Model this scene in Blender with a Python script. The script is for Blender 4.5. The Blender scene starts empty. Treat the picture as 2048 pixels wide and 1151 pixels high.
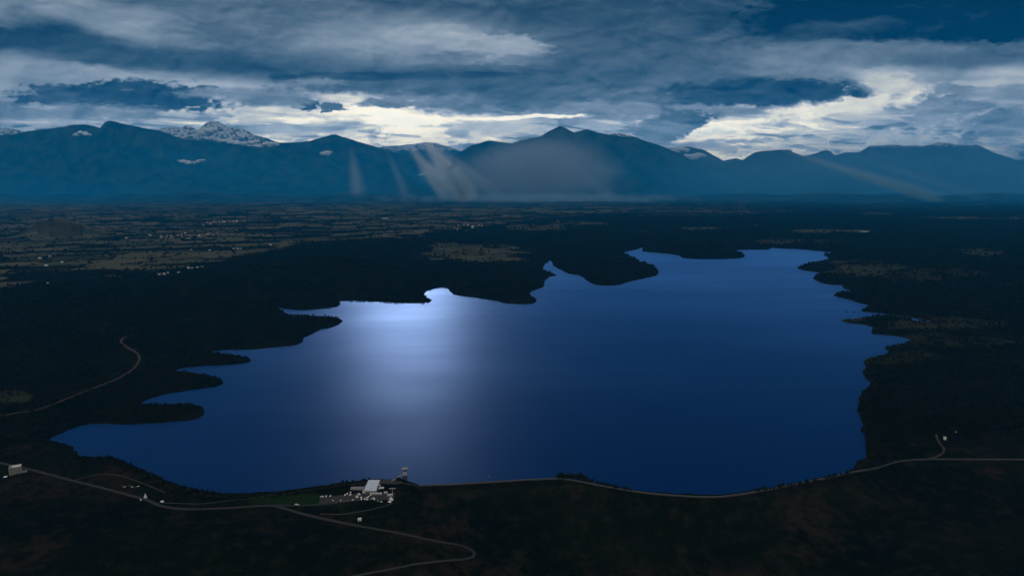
import bpy, bmesh, math, random
import numpy as np
from mathutils import Vector, Matrix
from mathutils.geometry import tessellate_polygon
HZ_DEN = 2.3e-5
random.seed(7); rng = np.random.default_rng(7)
S = bpy.context.scene
C = S.collection

# ------------------------------------------------------------------ camera
F = 1334.0                      # focal length in pixels of the 2048 px wide photograph
PITCH = math.radians(8.84)
CAM_H = 500.0
cp, sp = math.cos(PITCH), math.sin(PITCH)
cam = bpy.data.cameras.new('camera'); co = bpy.data.objects.new('camera', cam); C.objects.link(co)
co.location = (0, 0, CAM_H); co.rotation_euler = (math.radians(90) - PITCH, 0, 0)
cam.sensor_width = 36; cam.lens = F / 2048 * 36
cam.clip_start = 1; cam.clip_end = 400000
S.camera = co
S.render.resolution_x, S.render.resolution_y = 1024, 575
S.view_settings.view_transform = 'Standard'; S.view_settings.look = 'None'
S.view_settings.exposure = 0.0; S.view_settings.gamma = 1; S.view_settings.use_curve_mapping = False
try:
    S.cycles.volume_bounces = 1; S.cycles.max_bounces = 6; S.cycles.diffuse_bounces = 1; S.cycles.glossy_bounces = 2
    S.cycles.volume_step_rate = 1.4
    S.cycles.volume_max_steps = 256
    S.cycles.use_denoising = True
    S.cycles.caustics_reflective = False; S.cycles.caustics_refractive = False
except Exception: pass

def XZ(px, py):
    """photo pixel -> direction as (x/y, z/y)"""
    dz = (575.5 - np.asarray(py, float)) / F
    dy = cp + dz * sp
    return (np.asarray(px, float) - 1024) / F / dy, (-sp + dz * cp) / dy
def ground(px, py, z=0.0):
    X, Z = XZ(px, py)
    y = (z - CAM_H) / Z
    return X * y, y
def topix(x, y, z=0.0):
    x = np.asarray(x, float); y = np.asarray(y, float); h = np.asarray(z, float) - CAM_H
    fw = y * cp - h * sp; up = y * sp + h * cp
    fw = np.maximum(fw, 1.0)
    return 1024 + F * x / fw, 575.5 - F * up / fw
def lin(r, g, b):
    f = lambda c: (c/255/12.92 if c/255 <= .04045 else ((c/255+.055)/1.055)**2.4)
    return (f(r), f(g), f(b), 1)

# ------------------------------------------------------------------ sun direction
SX, SZ = XZ(800, 45)
SUN_AZ = math.atan(float(SX)); SUN_EL = math.atan(float(SZ) * math.cos(SUN_AZ))
sun = bpy.data.lights.new('sun', 'SUN'); so = bpy.data.objects.new('sun', sun); C.objects.link(so)
sun.energy = 0.58; sun.angle = math.radians(8); sun.color = (1.0, 0.52, 0.42)
sd_ = Vector((math.sin(SUN_AZ)*math.cos(SUN_EL), math.cos(SUN_AZ)*math.cos(SUN_EL), math.sin(SUN_EL)))
so.rotation_euler = (-sd_).to_track_quat('-Z', 'Y').to_euler()

# ------------------------------------------------------------------ node expression helper
class N:
    def __init__(s, nt): s.nt = nt
    def new(s, t, **k):
        n = s.nt.nodes.new(t)
        for a, b in k.items(): setattr(n, a, b)
        return n
    def put(s, sock, v):
        if isinstance(v, E): s.nt.links.new(v.o, sock)
        elif isinstance(v, bpy.types.NodeSocket): s.nt.links.new(v, sock)
        else: sock.default_value = v
    def m(s, op, a, b=None, c=None, clamp=False):
        n = s.new('ShaderNodeMath', operation=op, use_clamp=clamp)
        s.put(n.inputs[0], a)
        if b is not None: s.put(n.inputs[1], b)
        if c is not None: s.put(n.inputs[2], c)
        return E(s, n.outputs[0])
    def vec(s, x, y=0.0, z=0.0):
        n = s.new('ShaderNodeCombineXYZ')
        for i, v in enumerate((x, y, z)): s.put(n.inputs[i], v)
        return E(s, n.outputs[0])
    def noise(s, v, scale=1.0, detail=4.0, rough=.5, dist=0.0, lac=2.0):
        n = s.new('ShaderNodeTexNoise', noise_dimensions='3D')
        s.put(n.inputs['Vector'], v); n.inputs['Scale'].default_value = scale
        n.inputs['Detail'].default_value = detail; n.inputs['Roughness'].default_value = rough
        n.inputs['Distortion'].default_value = dist; n.inputs['Lacunarity'].default_value = lac
        return E(s, n.outputs[0])
    def smooth(s, v, a, b, x=0.0, y=1.0):
        n = s.new('ShaderNodeMapRange', interpolation_type='SMOOTHSTEP')
        s.put(n.inputs[0], v)
        for i, q in enumerate((a, b, x, y)): s.put(n.inputs[i+1], q)
        return E(s, n.outputs[0])
    def mixf(s, t, a, b):
        n = s.new('ShaderNodeMix', data_type='FLOAT')
        s.put(n.inputs[0], t); s.put(n.inputs[2], a); s.put(n.inputs[3], b)
        return E(s, n.outputs[0])
    def mixc(s, t, a, b, blend='MIX'):
        n = s.new('ShaderNodeMix', data_type='RGBA', blend_type=blend)
        s.put(n.inputs[0], t); s.put(n.inputs[6], a); s.put(n.inputs[7], b)
        return E(s, n.outputs[2])
    def ramp(s, v, stops, interp='LINEAR'):
        n = s.new('ShaderNodeValToRGB'); cr = n.color_ramp; cr.interpolation = interp
        for i, (p, c) in enumerate(stops):
            e = cr.elements[i] if i < 2 else cr.elements.new(p)
            e.position = p; e.color = c if not isinstance(c, (int, float)) else (c, c, c, 1)
        s.put(n.inputs[0], v)
        return E(s, n.outputs[0])
class E:
    def __init__(s, n, o): s.n, s.o = n, o
    def __add__(a, b): return a.n.m('ADD', a, b)
    def __radd__(a, b): return a.n.m('ADD', b, a)
    def __sub__(a, b): return a.n.m('SUBTRACT', a, b)
    def __rsub__(a, b): return a.n.m('SUBTRACT', b, a)
    def __mul__(a, b): return a.n.m('MULTIPLY', a, b)
    def __rmul__(a, b): return a.n.m('MULTIPLY', b, a)
    def __truediv__(a, b): return a.n.m('DIVIDE', a, b)
    def __rtruediv__(a, b): return a.n.m('DIVIDE', b, a)

# ------------------------------------------------------------------ world: layered cloud sky
W = bpy.data.worlds.new('World'); S.world = W; W.use_nodes = True
nt = W.node_tree; nt.nodes.clear(); g = N(nt)
tc = g.new('ShaderNodeTexCoord'); sep = g.new('ShaderNodeSeparateXYZ'); nt.links.new(tc.outputs['Generated'], sep.inputs[0])
dx, dy, dz = (E(g, sep.outputs[i]) for i in range(3))
ady = g.m('MAXIMUM', g.m('ABSOLUTE', dy), 0.12)
X0 = dx / ady; Z0 = g.m('ABSOLUTE', dz) / ady
P0 = g.vec(X0 * 1.0, Z0 * 3.0, g.m('SIGN', dy) * 3.0)
wa = g.noise(P0, 4.0, 5, .55) - .5
wb = g.noise(g.vec(X0 + 7.3, Z0 * 3.0, 1.7), 5.0, 5, .55) - .5
wc = g.noise(g.vec(X0 + 3.1, Z0 * 2.0, 4.4), 22.0, 5, .6) - .5
wd = g.noise(g.vec(X0 + 5.9, Z0 * 2.0, 8.4), 24.0, 5, .6) - .5
X = X0 + wa * .10 + wc * .018
Z = Z0 + wb * .022 + wd * .008
Xf = X0 + wc * .022; Zf = Z0 + wd * .014

_cols = np.arange(32) * 64.0
SKY = {  # brightness (0..1) of the cloud layers, left to right, by height
 -300:[.22]*32,
 -120:[.3,.3,.3,.32,.33,.3,.3,.3,.3,.3,.3,.33,.36,.38,.36,.3,.26,.24,.24,.24,.22,.22,.22,.2,.2,.2,.2,.18,.18,.17,.17,.17],
 0:[.38,.42,.46,.46,.36,.30,.3,.3,.31,.3,.3,.3,.28,.27,.27,.28,.25,.24,.24,.23,.22,.22,.22,.2,.19,.18,.17,.15,.15,.14,.13,.13],
 30:[.40,.34,.34,.46,.48,.38,.33,.33,.34,.33,.33,.35,.36,.34,.33,.34,.28,.26,.25,.24,.23,.22,.21,.2,.19,.18,.17,.15,.14,.13,.13,.13],
 60:[.34,.28,.26,.38,.46,.44,.36,.35,.36,.36,.36,.44,.50,.54,.52,.48,.33,.29,.28,.27,.26,.25,.24,.22,.2,.2,.2,.21,.19,.17,.17,.18],
 90:[.24,.25,.26,.27,.32,.36,.36,.32,.34,.37,.38,.44,.52,.50,.50,.56,.48,.33,.3,.28,.27,.27,.28,.29,.31,.35,.38,.38,.34,.29,.29,.3],
 120:[.48,.38,.28,.23,.23,.28,.30,.25,.25,.26,.28,.30,.34,.38,.44,.44,.48,.40,.31,.29,.28,.28,.28,.3,.34,.33,.33,.33,.36,.38,.36,.34],
 145:[.52,.50,.47,.46,.47,.45,.45,.38,.29,.27,.27,.26,.22,.20,.21,.25,.28,.30,.30,.30,.30,.30,.32,.34,.35,.35,.42,.62,.68,.46,.52,.64],
 170:[.55,.50,.52,.55,.53,.52,.60,.58,.52,.54,.46,.42,.40,.33,.29,.25,.26,.30,.34,.34,.33,.32,.28,.25,.26,.28,.34,.62,.66,.46,.46,.50],
 195:[.52,.50,.52,.56,.58,.58,.62,.58,.50,.55,.74,.84,.60,.62,.48,.38,.32,.32,.35,.38,.42,.40,.32,.24,.24,.26,.40,.66,.62,.46,.44,.50],
 220:[.50,.48,.56,.60,.66,.70,.74,.78,.78,.78,.84,.96,.95,.80,.62,.50,.48,.44,.42,.42,.44,.48,.58,.66,.70,.78,.84,.82,.56,.48,.46,.50],
 245:[.62,.78,.70,.66,.72,.76,.76,.76,.78,.80,.80,.86,.92,.94,.86,.84,.72,.60,.54,.56,.62,.70,.84,.88,.82,.76,.74,.66,.60,.54,.52,.56],
 270:[.62,.78,.72,.70,.76,.78,.76,.76,.78,.78,.78,.80,.84,.84,.80,.76,.72,.60,.56,.62,.70,.82,.90,.88,.82,.78,.72,.66,.62,.58,.54,.54],
 310:[.7,.7,.7,.7,.75,.78,.76,.76,.76,.76,.76,.78,.82,.82,.80,.74,.66,.6,.6,.64,.72,.82,.88,.84,.8,.76,.72,.68,.64,.6,.58,.58],
}
XM = .85
us = np.linspace(0, 1, 32); xs = (us * 2 - 1) * XM
rows = []
for y, vals in SKY.items():
    d = (575.5 - y) / F; Zr = float(XZ(1024, y)[1])
    px = 1024 + xs * F * (cp + d * sp)
    v = np.interp(px, _cols, vals)
    if y >= 195: v = np.where(v < .86, v - .09 * np.clip((v-.4)/.2, 0, 1), v + .05)
    rows.append((Zr, v))
un = (X / (2 * XM)) + .5
lum = None
for k, (Zr, v) in enumerate(rows):
    r = g.ramp(un, [(float(u), float(q)) for u, q in zip(us, v)], 'CARDINAL')
    lum = r if lum is None else g.mixf(g.smooth(Z, Zprev, Zr), lum, r)
    Zprev = Zr
# streaky and billowy fine structure
n1 = g.noise(g.vec(X0 * 1.0 + wa * .25, Z0 * 6.5 + X0 * .5, 2.2), 11.0, 7, .6, .3) - .5
n2 = g.noise(g.vec(X0 + 1.3, Z0 * 2.6, 9.9), 30.0, 6, .58, .6) - .5
n3 = g.noise(g.vec(X0 + 1.3, Z0 * 9, 5.9), 24.0, 5, .6, .2) - .5
n5 = g.noise(g.vec(X0 + 4.3, Z0 * 1.7, 3.9), 85.0, 4, .6, .4) - .5
lowband = g.smooth(Z0, .13, .02, .55, 1.0)
n4 = g.smooth(g.noise(g.vec(X0 * 1.1 + wb * .2, Z0 * 3.6 + X0 * .2, 6.6), 9.0, 6, .52, .8), .47, .55) - .5
lum = lum + n1 * g.smooth(Z0, .14, .04, .16, .36) + n2 * g.smooth(Z0, .12, .04, .05, .26) + n3 * g.smooth(Z0, .12, .05, .0, .38) + n4 * g.smooth(Z0, .14, .05, .03, .12)
n6 = g.noise(g.vec(X0 * .9 + wb * .15 + 2.7, Z0 * 6.0 + X0 * .25, 12.2), 13.0, 6, .55, .5)
lum = lum + g.smooth(Z0, .15, .07) * (g.smooth(n6, .53, .60, 0, -.22) + g.smooth(n6, .45, .38, 0, .14))

def blob(px, py, rx, ry, L, soft=.25, up=None, k=1.0, rot=0.0, fine=True, amt=1.0, rim=0.0):
    """a cloud of its own: warped ellipse at a direction, flatter below when 'up' is given"""
    global lum
    cx, cz = (float(q) for q in XZ(px, py))
    ax = (Xf if fine else X) - cx; az = (Zf if fine else Z) - cz
    if rot:
        c_, s_ = math.cos(rot), math.sin(rot)
        ax, az = ax * c_ + az * s_, az * c_ - ax * s_
    if up: az = g.m('MAXIMUM', az / (up / F), az / (-ry / F))
    else: az = az / (ry / F)
    d = g.m('SQRT', g.m('POWER', g.m('ABSOLUTE', ax / (rx / F)), 2) + g.m('POWER', g.m('ABSOLUTE', az), 2))
    d = d + n2 * (2.3 * k) + n1 * (1.0 * k) + n5 * (1.3 * k)
    if rim:
        rm = g.smooth(d, 1 - soft, 1.0) * g.smooth(d, 1 + soft * 1.3, 1.0)
        lum = lum + rm * rim
    mk = g.smooth(d, 1 + soft, 1 - soft)
    lum = g.mixf(mk * amt, lum, L + n2 * .08)

# broad soft masses of the upper sky
blob(1180, 50, 200, 90, .25, .9, k=.15)
blob(150, 86, 210, 24, .22, .30, k=.3, rot=-.10)
blob(200, 50, 120, 15, .50, .9, k=.2, rot=-.32, amt=.8)
blob(50, 134, 240, 18, .52, .22, up=20, k=.2, rot=-.09)
blob(450, 124, 350, 18, .25, .6, k=.2, rot=-.04)
blob(800, 84, 210, 36, .50, .9, k=.25, amt=.8)
blob(1010, 102, 80, 22, .50, .22, up=26, k=.5, rim=.08)
blob(930, 108, 50, 7, .34, .4, k=.5)
blob(880, 70, 90, 14, .56, .4, up=16, k=.5, rim=.05, amt=.7)
blob(800, 152, 230, 8, .20, .25, k=.4)
blob(1860, 30, 340, 46, .12, .20, k=.5)
blob(1640, 60, 160, 22, .18, .6, k=.4)
blob(1720, 112, 210, 20, .40, .30, up=24, k=.5, amt=.8, rim=.05)
blob(1330, 120, 150, 26, .31, .5, k=.5, amt=.7)
blob(1930, 118, 160, 12, .30, .5, k=.3, amt=.7)
# dark bank lying over the left mountains
blob(150, 196, 125, 14, .25, .22, up=26, k=.8)
blob(290, 200, 150, 22, .19, .20, up=34, k=.7)
blob(180, 225, 140, 16, .42, .4, k=.9, amt=.8)
blob(60, 226, 130, 9, .40, .4, k=.6, amt=.8)
blob(480, 186, 120, 10, .46, .4, k=.6, amt=.8)
blob(600, 262, 120, 8, .60, .5, k=.8, amt=.7)
blob(1490, 222, 120, 8, .44, .5, k=.7, amt=.8)
blob(1240, 215, 130, 20, .42, .6, k=.5, amt=.7)
blob(2000, 165, 110, 6, .62, .3, k=.6)
# two small dark scraps of cloud
blob(621, 210, 17, 11, .22, .25, up=14, k=2.0)
blob(652, 213, 19, 7, .33, .35, k=2.4)
blob(598, 212, 10, 4, .5, .4, k=2.4)
blob(540, 196, 90, 13, .40, .35, k=.6, amt=.85)
# grey-blue shoals over the brightest gap
blob(780, 205, 62, 9, .38, .3, up=10, k=.7)
blob(900, 208, 115, 17, .40, .3, up=17, k=.7, rot=-.08)
blob(860, 172, 240, 15, .26, .5, k=.8, amt=.8)
blob(1060, 190, 90, 26, .30, .5, k=.9, amt=.8)
# white heaps above the far valley
blob(830, 262, 80, 9, .90, .35, up=14, k=1.1)
blob(915, 268, 26, 8, .55, .4, k=1.2, amt=.8)
blob(850, 252, 70, 4, .62, .5, k=1.0, amt=.6)
blob(720, 250, 110, 5, .62, .6, k=.9, amt=.6)
# thin bright line over the middle summit
blob(1060, 235, 100, 3.2, .95, .6, k=.6, rot=.03)
blob(1000, 255, 90, 9, .62, .5, k=1.0, amt=.7)
blob(1140, 245, 18, 6, .45, .4, k=1.0)
# long lens of dark cloud and the bright step beside it
blob(1560, 186, 230, 24, .19, .22, up=24, k=.5)
blob(1480, 196, 330, 12, .24, .35, k=.5, amt=.7)
blob(1790, 172, 66, 22, .72, .4, k=.8)
blob(1690, 212, 150, 14, .80, .45, k=.9, rot=.10)
# towering cloud leaning over the right shoulder of the middle mountain
blob(1355, 245, 66, 18, .33, .25, up=24, k=.9)
blob(1320, 268, 70, 20, .40, .3, up=22, k=.9, rot=.25)
blob(1395, 240, 30, 9, .30, .3, k=1.0)
blob(1480, 281, 70, 4, .52, .5, k=1.4, amt=.8)
# heaped grey clouds over the right range
blob(1890, 238, 70, 26, .44, .3, up=24, k=.9, rim=.10)
blob(2010, 245, 80, 30, .46, .3, up=26, k=.9, rim=.12)
blob(1800, 280, 110, 16, .64, .35, up=18, k=1.0, rim=.05)
blob(1940, 215, 70, 12, .30, .4, k=.8, amt=.7)
# billows in the upper middle
blob(985, 98, 66, 22, .56, .5, up=18, k=.9, rim=.04, amt=.8)
blob(905, 115, 60, 8, .34, .6, k=.9, amt=.7)
blob(1035, 120, 60, 9, .36, .5, k=.8, amt=.7)
# relief: each billow is bright towards the low sun and dull on its far side
def relief(scale, zs, off, ax_=0.0, seed=0.0, det=5):
    a_ = g.noise(g.vec(X0 + wa * .12 + seed, Z0 * zs + wb * .08, seed), scale, det, .52, .5)
    b_ = g.noise(g.vec(X0 + wa * .12 + seed + ax_, Z0 * zs + wb * .08 - off, seed), scale, det, .52, .5)
    return a_ - b_
rl = relief(5.0, 2.2, .035, .015, 21.0, 3) * .9 + relief(14.0, 2.4, .014, .005, 33.0, 4) * .8
lum = lum - rl * g.smooth(Z0, .16, .03, .30, .60)
# unseen cloud overhead and behind, brightened to light the haze
over = g.m('MAXIMUM', g.smooth(dz, .52, .86), g.smooth(dy, .2, -.3))
lum = g.mixf(over, lum, .72 + n1 * .5)
lum = g.m('MAXIMUM', lum, .1)
col = g.ramp(lum, [(0.0, lin(0,18,44)), (.14, lin(4,30,56)), (.24, lin(44,66,86)), (.34, lin(78,96,112)), (.46, lin(112,126,140)),
                   (.58, lin(146,156,166)), (.70, lin(184,186,180)), (.80, lin(220,216,200)), (.90, lin(255,244,216)), (1.0, lin(255,252,236))])
sky = g.new('ShaderNodeTexSky', sky_type='NISHITA', sun_disc=False)
sky.sun_elevation = SUN_EL; sky.sun_rotation = SUN_AZ; sky.altitude = 1000
s10 = g.new('ShaderNodeVectorMath', operation='SCALE'); nt.links.new(col.o, s10.inputs[0]); g.put(s10.inputs[3], 10.2 * g.m('EXPONENT', HZ_DEN * g.m('MINIMUM', 3450.0 / g.m('MAXIMUM', Z0, .03), 44000.0)))
clearsky = g.mixc(1.0, E(g, sky.outputs[0]), (.55, .62, .7, 1), 'MULTIPLY')
gap = g.smooth(lum, .85, 1.1, 0.0, .5)
final = g.mixc(gap, E(g, s10.outputs[0]), clearsky)
bg = g.new('ShaderNodeBackground'); g.put(bg.inputs[0], final); bg.inputs[1].default_value = 0.1
out = g.new('ShaderNodeOutputWorld'); nt.links.new(bg.outputs[0], out.inputs[0])
try: W.cycles.sampling_method = 'MANUAL'; W.cycles.sample_map_resolution = 512
except Exception: pass

# ------------------------------------------------------------------ tagging and mesh helpers
def tag(o, label=None, cat=None, group=None, kind=None):
    for k, v in (('label', label), ('category', cat), ('group', group), ('kind', kind)):
        if v: o[k] = v
    return o
def mesh_obj(name, verts, faces, mat=None, parent=None, smooth=False, uv=None):
    me = bpy.data.meshes.new(name)
    verts = np.asarray(verts, np.float32); faces = np.asarray(faces, np.int32)
    if faces.ndim == 2:
        k = faces.shape[1]
        me.vertices.add(len(verts)); me.vertices.foreach_set('co', verts.ravel())
        me.loops.add(faces.size); me.loops.foreach_set('vertex_index', faces.ravel())
        me.polygons.add(len(faces)); me.polygons.foreach_set('loop_start', np.arange(0, faces.size, k, dtype=np.int32))
        me.update(calc_edges=True)
    if mat: me.materials.append(mat)
    if smooth: me.polygons.foreach_set('use_smooth', np.ones(len(me.polygons), bool))
    o = bpy.data.objects.new(name, me); C.objects.link(o)
    if parent: o.parent = parent
    return o
def attr(me, name, arr):
    a = me.attributes.new(name, 'FLOAT_COLOR', 'POINT'); a.data.foreach_set('color', np.asarray(arr, np.float32).ravel())
def mat(name, base=(.5,.5,.5), rough=.8, vary=.15, scale=1.0, metal=0.0, spec=.3):
    m = bpy.data.materials.new(name); m.use_nodes = True; nt = m.node_tree; nt.nodes.clear(); g = N(nt)
    tc = g.new('ShaderNodeTexCoord'); n = g.noise(E(g, tc.outputs['Object']), scale, 5, .6)
    k = g.smooth(n, .3, .7, 1 - vary, 1 + vary)
    c = g.new('ShaderNodeVectorMath', operation='SCALE'); c.inputs[0].default_value = base[:3]; g.put(c.inputs[3], k)
    p = g.new('ShaderNodeBsdfPrincipled'); nt.links.new(c.outputs[0], p.inputs['Base Color'])
    p.inputs['Roughness'].default_value = rough; p.inputs['Metallic'].default_value = metal
    p.inputs['Specular IOR Level'].default_value = spec
    o = g.new('ShaderNodeOutputMaterial'); nt.links.new(p.outputs[0], o.inputs[0])
    return m

# ------------------------------------------------------------------ value noise for terrain
def _h(ix, iy, s):
    n = ix.astype(np.int32).view(np.uint32) * np.uint32(374761393) + iy.astype(np.int32).view(np.uint32) * np.uint32(668265263) + np.uint32((s * 974634777) & 0xffffffff)
    n = (n ^ (n >> np.uint32(13))) * np.uint32(1274126177)
    return ((n ^ (n >> np.uint32(16))) & np.uint32(0xffffff)).astype(np.float32) * np.float32(1/0xffffff)
def vn(x, y, s=0):
    ix, iy = np.floor(x), np.floor(y); fx, fy = x - ix, y - iy
    fx = fx*fx*fx*(fx*(fx*6-15)+10); fy = fy*fy*fy*(fy*(fy*6-15)+10)
    a, b, c, d = _h(ix, iy, s), _h(ix+1, iy, s), _h(ix, iy+1, s), _h(ix+1, iy+1, s)
    return (a + (b-a)*fx + (c-a)*fy + (a-b-c+d)*fx*fy) * 2 - 1
def fbm(x, y, s=0, o=4, gain=.5):
    t = 0; a = 1; w = 0
    for i in range(o):
        t = t + a * vn(x * 2**i + 13.7*i, y * 2**i - 7.1*i, s + i); w += a; a *= gain
    return t / w
def sstep(a, b, v):
    t = np.clip((v - a) / (b - a), 0, 1); return t*t*(3-2*t)

# ------------------------------------------------------------------ shoreline
SHORE = [(97,876),(120,866),(150,855),(170,848),(210,846),(250,850),(300,846),(350,843),(390,838),(405,830),(409,820),(400,811),(370,807),(330,806),(290,807),(280,804),(300,797),(330,788),(360,783),(400,777),(430,773),(445,768),(447,760),(435,753),(400,747),(370,743),(350,741),(365,735),(400,732),(440,730),(480,727),(503,722),(500,716),(480,712),(450,708),(420,703),(450,700),(500,698),(550,694),(590,690),(607,681),(605,676),(620,670),(640,658),(660,655),(680,648),(683,641),(678,636),(655,633),(620,631),(577,631),(574,626),(560,618),(551,614),(575,618),(600,620),(630,618),(655,616),(678,613),(680,605),(679,601),(720,601),(760,603),(800,606),(840,606),(860,604),(861,599),(850,592),(847,587),(853,581),(870,577),(884,573),(897,576),(900,582),(905,588),(920,591),(960,596),(990,600),(1010,606),(1040,608),(1070,607),(1073,600),(1068,594),(1057,589),(1062,583),(1085,574),(1088,569),(1087,563),(1097,556),(1096,553),(1110,551),(1113,549),(1100,545),(1085,540),(1086,534),(1088,528),(1097,523),(1101,518),(1104,522),(1106,530),(1118,538),(1137,547),(1158,550),(1168,555),(1175,562),(1190,569),(1215,571),(1240,569),(1260,562),(1290,556),(1315,550),(1317,543),(1310,533),(1295,528),(1275,521),(1265,514),(1250,508),(1245,506),(1255,502),(1275,498),(1284,494),(1287,496),(1283,502),(1290,503),(1310,505),(1345,508),(1363,512),(1366,516),(1400,518),(1440,518),(1480,516),(1491,513),(1485,508),(1470,502),(1468,500),(1500,499),(1535,499),(1541,495),(1570,497),(1600,498),(1640,502),(1671,505),(1660,508),(1645,509),(1657,514),(1659,519),(1650,522),(1625,526),(1605,530),(1593,536),(1610,541),(1630,543),(1641,546),(1632,550),(1626,556),(1640,564),(1660,569),(1685,570),(1687,576),(1700,580),(1713,581),(1685,584),(1664,590),(1680,595),(1700,599),(1720,606),(1740,610),(1730,616),(1720,621),(1726,623),(1760,626),(1790,629),(1812,632),(1835,638),(1850,640),(1880,643),(1850,642.5),(1830,641),(1810,635),(1785,632),(1760,630),(1740,632),(1720,636),(1690,638),(1680,641),(1700,646),(1725,648),(1738,651),(1747,655),(1740,662),(1745,668),(1770,669),(1800,672),(1823,678),(1812,685),(1790,691),(1765,695),(1778,703),(1765,710),(1740,716),(1726,722),(1730,735),(1726,745),(1735,757),(1745,766),(1738,775),(1722,782),(1716,795),(1718,810),(1713,820),(1725,835),(1728,850),(1725,862),(1733,880),(1732,895),(1736,915),(1715,920),(1710,935),(1680,946),(1640,955),(1600,963),(1560,970),(1500,981),(1440,988),(1400,989),(1350,987),(1300,983),(1250,976),(1225,970),(1200,966),(1180,962),(1150,957),(1120,954),(1070,957),(1000,961),(940,965),(880,969),(840,968),(820,963),(800,957),(760,956),(700,962),(660,968),(600,976),(540,983),(480,986),(430,985),(390,978),(355,969),(330,955),(300,945),(280,935),(260,927),(225,913),(190,912),(158,914),(152,902),(143,892),(125,886),(103,881)]
sx, sy = ground(*np.array(SHORE, float).T)
# smooth the corners a little (one round of corner cutting)
P = np.stack([sx, sy], 1); Q = np.roll(P, -1, 0)
P = np.stack([P*.86+Q*.14, P*.14+Q*.86], 1).reshape(-1, 2)
PA, PB = P, np.roll(P, -1, 0)
bx0, by0 = P.min(0) - 900; bx1, by1 = P.max(0) + 900
def shore_exact(x, y):
    """metres to the shoreline, positive on land"""
    x = np.asarray(x, float); y = np.asarray(y, float); shp = x.shape; x = x.ravel(); y = y.ravel()
    out = np.full(x.shape, 2000.0)
    idx = np.nonzero((x > bx0) & (x < bx1) & (y > by0) & (y < by1))[0]
    ax, ay = PA[:, 0].astype(np.float32), PA[:, 1].astype(np.float32); bx, by = PB[:, 0].astype(np.float32), PB[:, 1].astype(np.float32)
    ex, ey = bx-ax, by-ay; ll = ex*ex+ey*ey+1e-9
    for i in range(0, len(idx), 20000):
        k = idx[i:i+20000]; X_ = x[k].astype(np.float32)[:, None]; Y_ = y[k].astype(np.float32)[:, None]
        t = np.clip(((X_-ax)*ex + (Y_-ay)*ey)/ll, 0, 1)
        d = np.sqrt(((X_-ax-t*ex)**2 + (Y_-ay-t*ey)**2).min(1))
        cr = ((ay > Y_) != (by > Y_)) & (X_ < ex*(Y_-ay)/np.where(by == ay, 1e-9, by-ay) + ax)
        out[k] = np.where(cr.sum(1) % 2 == 1, -d, d)
    return out.reshape(shp)
_gs = 14.0; _gx = np.arange(bx0, bx1+_gs, _gs); _gy = np.arange(by0, by1+_gs, _gs)
_SDG = shore_exact(*np.meshgrid(_gx, _gy))
def shore_dist(x, y):
    x = np.asarray(x, float); y = np.asarray(y, float); shp = x.shape; x = x.ravel(); y = y.ravel()
    out = np.full(x.shape, 2000.0)
    k = np.nonzero((x > bx0) & (x < bx1) & (y > by0) & (y < by1))[0]
    u = (x[k]-bx0)/_gs; v = (y[k]-by0)/_gs; i = np.minimum(u.astype(int), len(_gx)-2); j = np.minimum(v.astype(int), len(_gy)-2); u -= i; v -= j
    d = (_SDG[j, i]*(1-u)+_SDG[j, i+1]*u)*(1-v) + (_SDG[j+1, i]*(1-u)+_SDG[j+1, i+1]*u)*v
    n = np.nonzero(np.abs(d) < 26)[0]
    if len(n): d[n] = shore_exact(x[k[n]], y[k[n]])
    out[k] = d
    return out.reshape(shp)
# near edge of the water as a curve y(x): everything nearer lies below the dam or is the near bank
NEAR = np.array([p for p in SHORE if p[1] > 880 or (p[0] > 1700 and p[1] > 900)], float)
nx, ny = ground(*NEAR.T); o_ = np.argsort(nx); nx, ny = nx[o_], ny[o_]
nx = np.concatenate([[-6000, nx[0]-900], nx, [nx[-1]+500, 6000]]); ny = np.concatenate([[ny[0]+600, ny[0]+120], ny, [ny[-1]+60, ny[-1]+300]])
HILLS = [(640,556,92,520,420,1.0),(120,474,165,430,430,.7),(430,600,40,520,300,1.0),(250,640,38,420,300,1.0),(1150,480,40,700,500,1.0),
         (1230,540,22,260,200,1.0),(80,720,30,260,200,1.0),(1960,560,30,500,400,1.0),(960,560,26,420,260,1.0),(330,720,18,200,140,1.0),(1400,500,22,420,260,1)]
hl = []
for (a, b, h, rx, ry, e) in HILLS:
    q = ground(a, b); hl.append((float(q[0]), float(q[1]), h, rx, ry, e))
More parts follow.
